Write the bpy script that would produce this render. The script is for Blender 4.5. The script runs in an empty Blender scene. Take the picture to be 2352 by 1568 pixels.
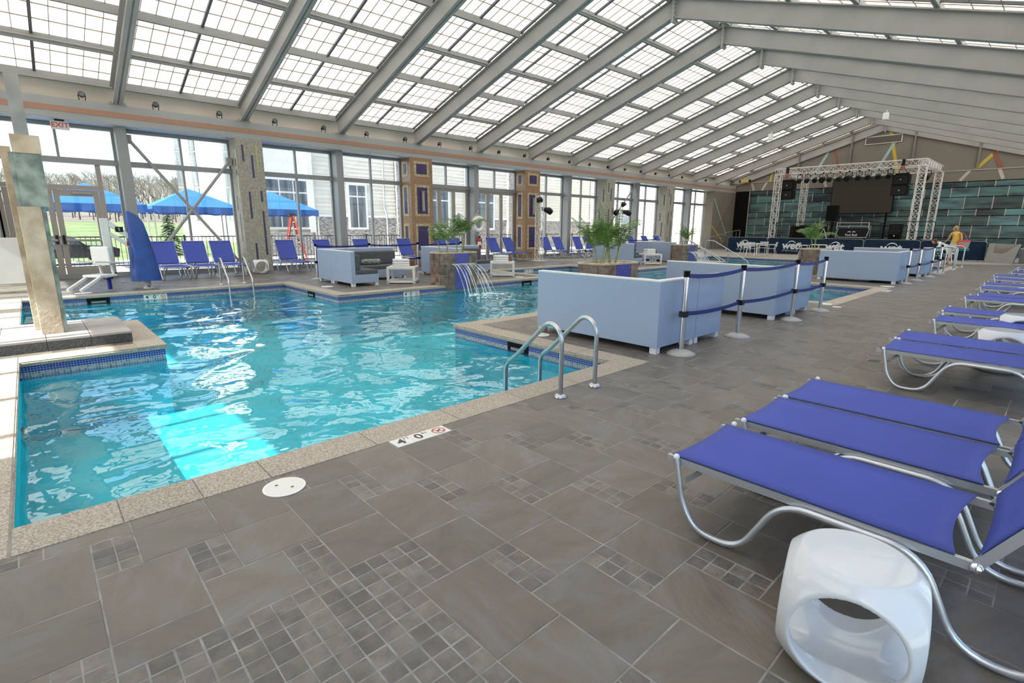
import bpy, bmesh, math, random
from mathutils import Vector, Matrix
from math import sin, cos, pi, radians, sqrt, atan2, hypot
random.seed(7)
SC = bpy.context.scene
COL = SC.collection
# ------------------------------------------------------------------ camera
CAMH = 1.5
def _camera():
    y, p, r = radians(47.0585), radians(12.5196), radians(0.34417)
    # rows: camera right, down, forward in world coordinates
    Yw = Vector((sin(y), 0, cos(y))); Xw = Vector((cos(y), 0, -sin(y))); Zw = Vector((0, -1, 0))
    Rx = Matrix(((1, 0, 0), (0, cos(p), -sin(p)), (0, sin(p), cos(p))))
    Rz = Matrix(((cos(r), -sin(r), 0), (sin(r), cos(r), 0), (0, 0, 1)))
    A = Rz @ Rx
    c = [A @ v for v in (Xw, Yw, Zw)]           # columns
    right = Vector([c[i][0] for i in range(3)]); down = Vector([c[i][1] for i in range(3)]); fwd = Vector([c[i][2] for i in range(3)])
    cam = bpy.data.cameras.new('camera'); cam.sensor_width = 36; cam.lens = 1175.08 / 2352 * 36
    cam.clip_end = 1000; cam.clip_start = 0.05
    o = bpy.data.objects.new('camera', cam); COL.objects.link(o)
    m = Matrix.Identity(4)
    for i in range(3):
        m[i][0] = right[i]; m[i][1] = -down[i]; m[i][2] = -fwd[i]
    m[0][3], m[1][3], m[2][3] = 0, 0, CAMH
    o.matrix_world = m
    SC.camera = o
    return right, down, fwd
RIGHT, DOWN, FWD = _camera()
def project(X, Y, Z):
    d = Vector((X, Y, Z - CAMH)); w = d.dot(FWD)
    if w < 0.05: return None
    return 1176 + 1175.08 * d.dot(RIGHT) / w, 784 + 1175.08 * d.dot(DOWN) / w
# ------------------------------------------------------------------ world, sun, exposure
W = bpy.data.worlds.new('sky_world'); SC.world = W; W.use_nodes = True
nt = W.node_tree; nt.nodes.clear()
sky = nt.nodes.new('ShaderNodeTexSky'); sky.sky_type = 'NISHITA'; sky.sun_disc = False
sky.sun_elevation = radians(41); sky.sun_rotation = radians(180); sky.air_density = 1.0; sky.dust_density = 2.5; sky.ozone_density = 1.0
bg = nt.nodes.new('ShaderNodeBackground'); bg.inputs['Strength'].default_value = 0.30
wo = nt.nodes.new('ShaderNodeOutputWorld')
nt.links.new(sky.outputs[0], bg.inputs[0]); nt.links.new(bg.outputs[0], wo.inputs[0])
sl = bpy.data.lights.new('sun', 'SUN'); sl.energy = 10.0; sl.angle = radians(0.6); sl.color = (1.0, 0.96, 0.9)
so = bpy.data.objects.new('sun', sl); COL.objects.link(so)
so.rotation_euler = Vector((-0.05, 1.0, -math.tan(radians(41)))).to_track_quat('-Z', 'Y').to_euler()
VS = SC.view_settings; VS.view_transform = 'Standard'; VS.look = 'None'; VS.gamma = 1.0; VS.use_curve_mapping = False
VS.exposure = 0.92
CY = SC.cycles; CY.max_bounces = 7; CY.diffuse_bounces = 3; CY.glossy_bounces = 3; CY.transmission_bounces = 4; CY.transparent_max_bounces = 12; CY.caustics_reflective = False; CY.caustics_refractive = False
# ------------------------------------------------------------------ materials
MATS = {}
def new_mat(name):
    m = bpy.data.materials.new(name); m.use_nodes = True
    n = m.node_tree; n.nodes.clear()
    out = n.nodes.new('ShaderNodeOutputMaterial')
    MATS[name] = m
    return m, n, out
def P(n, **kw):
    b = n.nodes.new('ShaderNodeBsdfPrincipled')
    for k, v in kw.items():
        b.inputs[k].default_value = v
    return b
def c4(c): return (c[0], c[1], c[2], 1)
def mat(name, col, rough=0.5, metal=0.0, var=0.0, vscale=6.0, bump=0.0, bscale=40.0, col2=None, spec=0.5, stretch=None, rnd=0.0, coat=0.0):
    """plain procedural material: colour mottled by noise, optional bump, optional per-piece random"""
    m, n, out = new_mat(name)
    b = P(n, Roughness=rough, Metallic=metal)
    b.inputs['Specular IOR Level'].default_value = spec
    if coat: b.inputs['Coat Weight'].default_value = coat
    b.inputs['Base Color'].default_value = c4(col)
    L = n.links.new
    geo = n.nodes.new('ShaderNodeNewGeometry')
    src = geo.outputs['Position']
    if stretch:
        mp = n.nodes.new('ShaderNodeMapping'); mp.inputs['Scale'].default_value = stretch; L(src, mp.inputs[0]); src = mp.outputs[0]
    last = None
    if var or col2:
        t = n.nodes.new('ShaderNodeTexNoise'); t.inputs['Scale'].default_value = vscale; t.inputs['Detail'].default_value = 5; L(src, t.inputs[0])
        r = n.nodes.new('ShaderNodeValToRGB'); L(t.outputs[0], r.inputs[0])
        a = col2 or [min(1, x * (1 + var)) for x in col]
        d = col if col2 else [x * (1 - var) for x in col]
        r.color_ramp.elements[0].position = 0.35; r.color_ramp.elements[1].position = 0.65
        r.color_ramp.elements[0].color = c4(d); r.color_ramp.elements[1].color = c4(a)
        last = r.outputs[0]
    if rnd:
        oi = n.nodes.new('ShaderNodeObjectInfo'); ad = n.nodes.new('ShaderNodeMath'); ad.operation = 'ADD'
        L(oi.outputs['Random'], ad.inputs[0]); L(geo.outputs['Random Per Island'], ad.inputs[1])
        fr = n.nodes.new('ShaderNodeMath'); fr.operation = 'FRACT'; L(ad.outputs[0], fr.inputs[0])
        mr = n.nodes.new('ShaderNodeMapRange'); mr.inputs[3].default_value = 1 - rnd; mr.inputs[4].default_value = 1 + rnd; L(fr.outputs[0], mr.inputs[0])
        hs = n.nodes.new('ShaderNodeHueSaturation'); L(mr.outputs[0], hs.inputs['Value'])
        if last: L(last, hs.inputs['Color'])
        else: hs.inputs['Color'].default_value = c4(col)
        last = hs.outputs[0]
    if last: L(last, b.inputs['Base Color'])
    if bump:
        t2 = n.nodes.new('ShaderNodeTexNoise'); t2.inputs['Scale'].default_value = bscale; t2.inputs['Detail'].default_value = 4; L(src, t2.inputs[0])
        bp = n.nodes.new('ShaderNodeBump'); bp.inputs['Strength'].default_value = bump; bp.inputs['Distance'].default_value = 0.02
        L(t2.outputs[0], bp.inputs['Height']); L(bp.outputs[0], b.inputs['Normal'])
    L(b.outputs[0], out.inputs[0])
    return m
def grid_mat(name, c1, c2, grout, size, mortar=0.12, rough=0.25, rows=None, brick=False, spec=0.5):
    """small mosaic tiles: a square (or brick) lattice from world position, works on any axis-aligned face"""
    m, n, out = new_mat(name); L = n.links.new
    geo = n.nodes.new('ShaderNodeNewGeometry')
    sp = n.nodes.new('ShaderNodeSeparateXYZ'); L(geo.outputs['Position'], sp.inputs[0])
    sn = n.nodes.new('ShaderNodeSeparateXYZ'); L(geo.outputs['Normal'], sn.inputs[0])
    def math1(op, a, b=None):
        k = n.nodes.new('ShaderNodeMath'); k.operation = op
        for i, v in enumerate((a, b)):
            if v is None: continue
            if isinstance(v, (int, float)): k.inputs[i].default_value = v
            else: L(v, k.inputs[i])
        return k.outputs[0]
    ax = math1('ABSOLUTE', sn.outputs[0]); ax = math1('GREATER_THAN', ax, 0.6)
    # u = y on faces looking along x, else x ; v = z on upright faces, else y
    mu = n.nodes.new('ShaderNodeMix'); mu.data_type = 'FLOAT'; L(ax, mu.inputs[0]); L(sp.outputs[0], mu.inputs[2]); L(sp.outputs[1], mu.inputs[3])
    az = math1('GREATER_THAN', math1('ABSOLUTE', sn.outputs[2]), 0.6)
    mv = n.nodes.new('ShaderNodeMix'); mv.data_type = 'FLOAT'; L(az, mv.inputs[0]); L(sp.outputs[2], mv.inputs[2]); L(sp.outputs[1], mv.inputs[3])
    u = math1('DIVIDE', mu.outputs[0], size * (2.2 if brick else 1)); v = math1('DIVIDE', mv.outputs[0], size)
    if brick:
        fl = math1('FLOOR', v); od = math1('MULTIPLY', math1('MODULO', fl, 2.0), 0.5); u = math1('ADD', u, od)
    fu = math1('FRACT', math1('ADD', u, 1000.0)); fv = math1('FRACT', math1('ADD', v, 1000.0))
    def edge(f, w): return math1('LESS_THAN', math1('ABSOLUTE', math1('SUBTRACT', f, 0.5)), 0.5 - w / 2)
    inside = math1('MULTIPLY', edge(fu, mortar / (2.2 if brick else 1)), edge(fv, mortar))
    cmb = n.nodes.new('ShaderNodeCombineXYZ'); L(math1('FLOOR', u), cmb.inputs[0]); L(math1('FLOOR', v), cmb.inputs[1])
    wn = n.nodes.new('ShaderNodeTexWhiteNoise'); wn.noise_dimensions = '3D'; L(cmb.outputs[0], wn.inputs[0])
    mc = n.nodes.new('ShaderNodeMix'); mc.data_type = 'RGBA'; L(wn.outputs['Value'], mc.inputs[0]); mc.inputs[6].default_value = c4(c1); mc.inputs[7].default_value = c4(c2)
    mg = n.nodes.new('ShaderNodeMix'); mg.data_type = 'RGBA'; L(inside, mg.inputs[0]); mg.inputs[6].default_value = c4(grout); L(mc.outputs[2], mg.inputs[7])
    b = P(n, Roughness=rough); b.inputs['Specular IOR Level'].default_value = spec
    L(mg.outputs[2], b.inputs['Base Color'])
    bp = n.nodes.new('ShaderNodeBump'); bp.inputs['Strength'].default_value = 0.4; bp.inputs['Distance'].default_value = 0.004
    L(inside, bp.inputs['Height']); L(bp.outputs[0], b.inputs['Normal'])
    L(b.outputs[0], out.inputs[0])
    return m
def schlick(n, f0, normal=None, rough_power=5.0):
    """mirror share of a smooth surface, the same from both sides"""
    lw = n.nodes.new('ShaderNodeLayerWeight'); lw.inputs[0].default_value = 0.5
    if normal: n.links.new(normal, lw.inputs['Normal'])
    pw = n.nodes.new('ShaderNodeMath'); pw.operation = 'POWER'; pw.inputs[1].default_value = rough_power; n.links.new(lw.outputs['Facing'], pw.inputs[0])
    ma = n.nodes.new('ShaderNodeMath'); ma.operation = 'MULTIPLY_ADD'; ma.inputs[1].default_value = 1 - f0; ma.inputs[2].default_value = f0; n.links.new(pw.outputs[0], ma.inputs[0])
    return ma.outputs[0]
def glass_mat(name, tint=(1, 1, 1), f0=0.035, rough=0.0):
    m, n, out = new_mat(name); L = n.links.new
    tr = n.nodes.new('ShaderNodeBsdfTransparent'); tr.inputs[0].default_value = c4(tint)
    gl = n.nodes.new('ShaderNodeBsdfGlossy'); gl.inputs['Roughness'].default_value = rough
    mx = n.nodes.new('ShaderNodeMixShader'); L(schlick(n, f0), mx.inputs[0]); L(tr.outputs[0], mx.inputs[1]); L(gl.outputs[0], mx.inputs[2])
    L(mx.outputs[0], out.inputs[0]); return m
def slate_mat(name):
    m, n, out = new_mat(name); L = n.links.new
    geo = n.nodes.new('ShaderNodeNewGeometry'); oi = n.nodes.new('ShaderNodeObjectInfo')
    ad = n.nodes.new('ShaderNodeMath'); ad.operation = 'ADD'; L(oi.outputs['Random'], ad.inputs[0]); L(geo.outputs['Random Per Island'], ad.inputs[1])
    fr = n.nodes.new('ShaderNodeMath'); fr.operation = 'FRACT'; L(ad.outputs[0], fr.inputs[0])
    # every tile gets its own offset and direction of the grain
    vm = n.nodes.new('ShaderNodeVectorMath'); vm.operation = 'SCALE'; vm.inputs[0].default_value = (17.3, 31.7, 5.1); L(fr.outputs[0], vm.inputs['Scale'])
    va = n.nodes.new('ShaderNodeVectorMath'); L(geo.outputs['Position'], va.inputs[0]); L(vm.outputs[0], va.inputs[1])
    vr = n.nodes.new('ShaderNodeVectorRotate'); vr.rotation_type = 'Z_AXIS'; L(va.outputs[0], vr.inputs['Vector'])
    am = n.nodes.new('ShaderNodeMath'); am.operation = 'MULTIPLY'; am.inputs[1].default_value = 40.0; L(fr.outputs[0], am.inputs[0]); L(am.outputs[0], vr.inputs['Angle'])
    mp = n.nodes.new('ShaderNodeMapping'); mp.inputs['Scale'].default_value = (1.8, 4.2, 3.0); L(vr.outputs[0], mp.inputs[0])
    t = n.nodes.new('ShaderNodeTexNoise'); t.inputs['Scale'].default_value = 1.6; t.inputs['Detail'].default_value = 8; t.inputs['Roughness'].default_value = 0.62; t.inputs['Distortion'].default_value = 0.6; L(mp.outputs[0], t.inputs[0])
    r = n.nodes.new('ShaderNodeValToRGB'); L(t.outputs[0], r.inputs[0]); e = r.color_ramp.elements
    e[0].position = 0.28; e[0].color = (0.0996, 0.0863, 0.0714, 1); e[1].position = 0.74; e[1].color = (0.1784, 0.1577, 0.1353, 1)
    k = r.color_ramp.elements.new(0.5); k.color = (0.1369, 0.1154, 0.0896, 1)
    k = r.color_ramp.elements.new(0.6); k.color = (0.1461, 0.1345, 0.1212, 1)
    hs = n.nodes.new('ShaderNodeHueSaturation'); L(r.outputs[0], hs.inputs['Color'])
    mr = n.nodes.new('ShaderNodeMapRange'); mr.inputs[3].default_value = 0.87; mr.inputs[4].default_value = 1.14; L(fr.outputs[0], mr.inputs[0]); L(mr.outputs[0], hs.inputs['Value'])
    b = P(n); b.inputs['Specular IOR Level'].default_value = 0.45
    L(hs.outputs[0], b.inputs['Base Color'])
    rr = n.nodes.new('ShaderNodeMapRange'); rr.inputs[3].default_value = 0.30; rr.inputs[4].default_value = 0.52; L(t.outputs[0], rr.inputs[0]); L(rr.outputs[0], b.inputs['Roughness'])
    t2 = n.nodes.new('ShaderNodeTexNoise'); t2.inputs['Scale'].default_value = 9; t2.inputs['Detail'].default_value = 7; L(mp.outputs[0], t2.inputs[0])
    bp = n.nodes.new('ShaderNodeBump'); bp.inputs['Strength'].default_value = 0.35; bp.inputs['Distance'].default_value = 0.008; L(t2.outputs[0], bp.inputs['Height']); L(bp.outputs[0], b.inputs['Normal'])
    L(b.outputs[0], out.inputs[0]); return m
def water_mat(name):
    m, n, out = new_mat(name); L = n.links.new
    geo = n.nodes.new('ShaderNodeNewGeometry')
    t = n.nodes.new('ShaderNodeTexNoise'); t.inputs['Scale'].default_value = 1.25; t.inputs['Detail'].default_value = 1.0; t.inputs['Roughness'].default_value = 0.4; t.inputs['Distortion'].default_value = 0.5; L(geo.outputs['Position'], t.inputs[0])
    t2 = n.nodes.new('ShaderNodeTexNoise'); t2.inputs['Scale'].default_value = 4.0; t2.inputs['Detail'].default_value = 2; L(geo.outputs['Position'], t2.inputs[0])
    ad = n.nodes.new('ShaderNodeMath'); ad.operation = 'MULTIPLY_ADD'; ad.inputs[1].default_value = 0.10; L(t2.outputs[0], ad.inputs[0]); L(t.outputs[0], ad.inputs[2])
    bp = n.nodes.new('ShaderNodeBump'); bp.inputs['Strength'].default_value = 1.0; bp.inputs['Distance'].default_value = 0.075; L(ad.outputs[0], bp.inputs['Height'])
    tr = n.nodes.new('ShaderNodeBsdfTransparent'); tr.inputs[0].default_value = (0.86, 0.97, 0.98, 1)
    gl = n.nodes.new('ShaderNodeBsdfGlossy'); gl.inputs['Roughness'].default_value = 0.0; L(bp.outputs[0], gl.inputs['Normal'])
    mx = n.nodes.new('ShaderNodeMixShader'); L(schlick(n, 0.055, bp.outputs[0], 4.3), mx.inputs[0]); L(tr.outputs[0], mx.inputs[1]); L(gl.outputs[0], mx.inputs[2])
    L(mx.outputs[0], out.inputs[0]); return m
def translucent_mat(name, col, t=0.6, emis=0):
    m, n, out = new_mat(name); L = n.links.new
    tl = n.nodes.new('ShaderNodeBsdfTranslucent'); tl.inputs[0].default_value = c4(col)
    df = n.nodes.new('ShaderNodeBsdfDiffuse'); df.inputs[0].default_value = c4(col)
    mx = n.nodes.new('ShaderNodeMixShader'); mx.inputs[0].default_value = t; L(df.outputs[0], mx.inputs[1]); L(tl.outputs[0], mx.inputs[2])
    L(mx.outputs[0], out.inputs[0]); return m
slate_mat('slate'); water_mat('water')
mat('grout', (0.25, 0.235, 0.212), 0.85, var=0.25, vscale=9)
mat('mosaic_stone', (0.132, 0.116, 0.098), 0.5, var=0.2, vscale=14, bump=0.3, bscale=60, rnd=0.28)
mat('granite', (0.225, 0.18, 0.13), 0.65, col2=(0.47, 0.415, 0.345), vscale=85, bump=0.25, bscale=90, rnd=0.08)
mat('plaster', (0.016, 0.47, 0.58), 0.7, var=0.10, vscale=1.2)
grid_mat('pool_blue', (0.010, 0.016, 0.16), (0.022, 0.035, 0.30), (0.30, 0.36, 0.50), 0.027, 0.16)
grid_mat('pool_sand', (0.10, 0.13, 0.17), (0.36, 0.33, 0.29), (0.42, 0.45, 0.47), 0.027, 0.16)
mat('steel_grey', (0.335, 0.328, 0.312), 0.55, var=0.05, vscale=1.5)
mat('steel_dark', (0.20, 0.205, 0.205), 0.5, var=0.06, vscale=2)
mat('bar_dark', (0.10, 0.105, 0.105), 0.5)
mat('grid_thin', (0.36, 0.29, 0.22), 0.7)
mat('beige_paint', (0.72, 0.65, 0.56), 0.7, var=0.04, vscale=1.2)
mat('fascia_grey', (0.355, 0.36, 0.35), 0.6, var=0.04, vscale=1)
mat('copper_paint', (0.40, 0.215, 0.145), 0.6, var=0.05)
mat('soffit_blue', (0.36, 0.42, 0.48), 0.35)
mat('alu_frame', (0.275, 0.285, 0.29), 0.42, metal=0.2); mat('mast_metal', (0.30, 0.30, 0.285), 0.32, metal=0.7, var=0.2, vscale=3)
mat('door_frame', (0.34, 0.31, 0.28), 0.45, metal=0.1)
glass_mat('window_glass', (0.93, 0.97, 0.97))
translucent_mat('roof_skin', (0.93, 0.885, 0.80), 0.37)
mat('taupe_wall', (0.205, 0.180, 0.145), 0.75, var=0.05, vscale=1)
mat('taupe_dark', (0.16, 0.14, 0.115), 0.75, var=0.05, vscale=1)
mat('stripe_yellow', (0.55, 0.42, 0.05), 0.6); mat('stripe_aqua', (0.36, 0.52, 0.50), 0.6); mat('stripe_rust', (0.27, 0.10, 0.055), 0.6)
mat('pale_strip', (0.52, 0.45, 0.38), 0.5)
mat('glass_tile', (0.026, 0.038, 0.055), 0.30, col2=(0.09, 0.195, 0.19), vscale=1.0, stretch=(0.7, 1, 3.2), rnd=0.55, spec=0.6)
mat('concrete', (0.275, 0.255, 0.215), 0.8, col2=(0.40, 0.38, 0.325), vscale=16, bump=0.8, bscale=24)
grid_mat('inlay_blue', (0.012, 0.014, 0.07), (0.03, 0.03, 0.12), (0.12, 0.12, 0.16), 0.03, 0.14)
grid_mat('inlay_lime', (0.34, 0.40, 0.10), (0.42, 0.45, 0.16), (0.4, 0.4, 0.3), 0.03, 0.14)
grid_mat('copper_mosaic', (0.22, 0.12, 0.06), (0.38, 0.225, 0.115), (0.25, 0.165, 0.1), 0.035, 0.12, rough=0.3)
grid_mat('gold_mosaic', (0.30, 0.22, 0.10), (0.62, 0.55, 0.36), (0.30, 0.24, 0.14), 0.032, 0.12, rough=0.25)
grid_mat('purple_mosaic', (0.018, 0.008, 0.055), (0.05, 0.022, 0.13), (0.05, 0.035, 0.09), 0.03, 0.12)
mat('planter_stone', (0.085, 0.05, 0.036), 0.35, col2=(0.22, 0.165, 0.135), vscale=7, bump=0.15, bscale=20, rnd=0.25)
mat('pale_grout', (0.50, 0.42, 0.36), 0.8)
mat('soil', (0.05, 0.035, 0.025), 0.95, var=0.4, vscale=20)
grid_mat('fountain_blue', (0.012, 0.02, 0.22), (0.03, 0.045, 0.36), (0.22, 0.22, 0.42), 0.03, 0.14)
mat('chrome', (0.72, 0.73, 0.75), 0.16, metal=1.0)
mat('brushed_steel', (0.48, 0.48, 0.49), 0.28, metal=1.0)
mat('alu_tube', (0.55, 0.57, 0.60), 0.34, metal=0.75)
mat('white_cap', (0.75, 0.74, 0.72), 0.4)
mat('sling_blue', (0.036, 0.066, 0.36), 0.62, var=0.05, vscale=3, bump=0.10, bscale=420)
mat('gloss_white', (0.62, 0.635, 0.65), 0.14, coat=0.3)
mat('satin_white', (0.64, 0.635, 0.62), 0.4, var=0.02)
mat('weave', (0.29, 0.365, 0.50), 0.6, var=0.06, vscale=130, bump=0.25, bscale=200)
mat('weave_trim', (0.62, 0.63, 0.66), 0.5)
mat('cushion_grey', (0.075, 0.08, 0.09), 0.85, var=0.08, vscale=9, bump=0.1, bscale=200)
mat('pillow_pattern', (0.035, 0.045, 0.045), 0.85, col2=(0.36, 0.40, 0.34), vscale=26)
mat('belt_navy', (0.006, 0.014, 0.14), 0.6)
mat('black_plastic', (0.006, 0.006, 0.0065), 0.5, spec=0.3)
mat('black_matte', (0.004, 0.004, 0.0045), 0.85, spec=0.2)
mat('base_grey', (0.36, 0.345, 0.33), 0.5)
mat('navy_vinyl', (0.004, 0.018, 0.042), 0.6, var=0.2, vscale=4, spec=0.2)
mat('logo_white', (0.62, 0.66, 0.68), 0.6)
mat('truss_alu', (0.74, 0.71, 0.68), 0.35, metal=0.35)
mat('led_screen', (0.036, 0.028, 0.019), 0.6)
mat('towel_white', (0.70, 0.70, 0.69), 0.9, bump=0.2, bscale=120)
mat('menu_brown', (0.12, 0.05, 0.02), 0.5, var=0.3, vscale=30)
mat('leaf', (0.050, 0.13, 0.018), 0.45, col2=(0.16, 0.27, 0.055), vscale=9, rnd=0.25)
mat('stem_green', (0.16, 0.22, 0.05), 0.5, col2=(0.34, 0.32, 0.07), vscale=12)
mat('frame_red', (0.45, 0.012, 0.02), 0.35); mat('ring_white', (0.80, 0.79, 0.76), 0.45); mat('rope', (0.62, 0.60, 0.55), 0.9)
mat('lift_blue', (0.010, 0.055, 0.26), 0.45, var=0.15, vscale=5, bump=0.35, bscale=8)
mat('strap_blue', (0.012, 0.03, 0.30), 0.7)
mat('sign_face', (0.60, 0.58, 0.58), 0.4); mat('sign_red', (0.50, 0.06, 0.06), 0.5)
mat('pillar_stone', (0.40, 0.31, 0.21), 0.7, col2=(0.60, 0.50, 0.38), vscale=5, bump=0.35, bscale=30)
mat('pillar_patina', (0.13, 0.17, 0.15), 0.45, col2=(0.34, 0.38, 0.33), vscale=6, metal=0.3)
mat('plinth_stone', (0.050, 0.050, 0.050), 0.6, var=0.3, vscale=30, bump=0.4, bscale=60)
mat('plinth_top', (0.34, 0.31, 0.29), 0.6, var=0.1, vscale=3)
mat('disc_white', (0.80, 0.76, 0.71), 0.5, var=0.04, vscale=8)
mat('plaque_white', (0.70, 0.67, 0.62), 0.4); mat('ink_dark', (0.05, 0.045, 0.04), 0.6); mat('ink_red', (0.45, 0.08, 0.06), 0.6)
mat('grass', (0.075, 0.125, 0.03), 0.95, col2=(0.15, 0.17, 0.065), vscale=0.35)
mat('paving_out', (0.50, 0.48, 0.45), 0.9, var=0.06, vscale=1)
mat('bark_grey', (0.15, 0.125, 0.105), 0.9); mat('leaf_litter', (0.14, 0.115, 0.09), 0.95, var=0.3, vscale=0.2); mat('conifer', (0.03, 0.055, 0.02), 0.9, var=0.4, vscale=5)
mat('tent_blue', (0.012, 0.095, 0.36), 0.6, var=0.06, vscale=2, bump=0.3, bscale=5)
mat('fence_black', (0.02, 0.02, 0.02), 0.5)
mat('siding', (0.62, 0.575, 0.49), 0.7, rnd=0.06); mat('trim_white', (0.62, 0.605, 0.58), 0.6)
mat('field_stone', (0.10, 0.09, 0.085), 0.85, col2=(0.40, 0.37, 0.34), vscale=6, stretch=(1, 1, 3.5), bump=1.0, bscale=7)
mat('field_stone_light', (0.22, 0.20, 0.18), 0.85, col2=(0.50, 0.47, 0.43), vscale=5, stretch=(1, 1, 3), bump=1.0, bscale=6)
mat('dark_glass', (0.05, 0.06, 0.075), 0.15, col2=(0.16, 0.18, 0.20), vscale=0.8, stretch=(1, 5, 0.4))
mat('ladder_red', (0.27, 0.03, 0.02), 0.5); mat('car_black', (0.012, 0.014, 0.018), 0.2, coat=0.5); mat('tyre', (0.01, 0.01, 0.01), 0.8)
mat('skin', (0.55, 0.31, 0.21), 0.6); mat('hair_blonde', (0.34, 0.21, 0.08), 0.7); mat('hair_brown', (0.08, 0.04, 0.02), 0.7)
mat('top_orange', (0.75, 0.33, 0.05), 0.8, col2=(0.55, 0.50, 0.10), vscale=18); mat('trousers_pale', (0.60, 0.57, 0.54), 0.85, var=0.2, vscale=30)
mat('shirt_white', (0.70, 0.72, 0.70), 0.8); mat('bag_red', (0.65, 0.08, 0.05), 0.7); mat('bag_grey', (0.30, 0.28, 0.26), 0.8); mat('teal_cloth', (0.01, 0.16, 0.16), 0.8)
mat('chaise_stone', (0.30, 0.275, 0.235), 0.7, var=0.05); mat('foam', (0.85, 0.92, 0.93), 0.6)
mat('vent_grille', (0.14, 0.115, 0.09), 0.7)
def stream_mat():
    m, n, out = new_mat('stream'); L = n.links.new
    tr = n.nodes.new('ShaderNodeBsdfTransparent'); df = n.nodes.new('ShaderNodeBsdfPrincipled'); df.inputs['Base Color'].default_value = (0.9, 0.93, 0.95, 1); df.inputs['Roughness'].default_value = 0.08
    mx = n.nodes.new('ShaderNodeMixShader'); mx.inputs[0].default_value = 0.30; L(tr.outputs[0], mx.inputs[1]); L(df.outputs[0], mx.inputs[2]); L(mx.outputs[0], out.inputs[0])
stream_mat()
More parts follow.
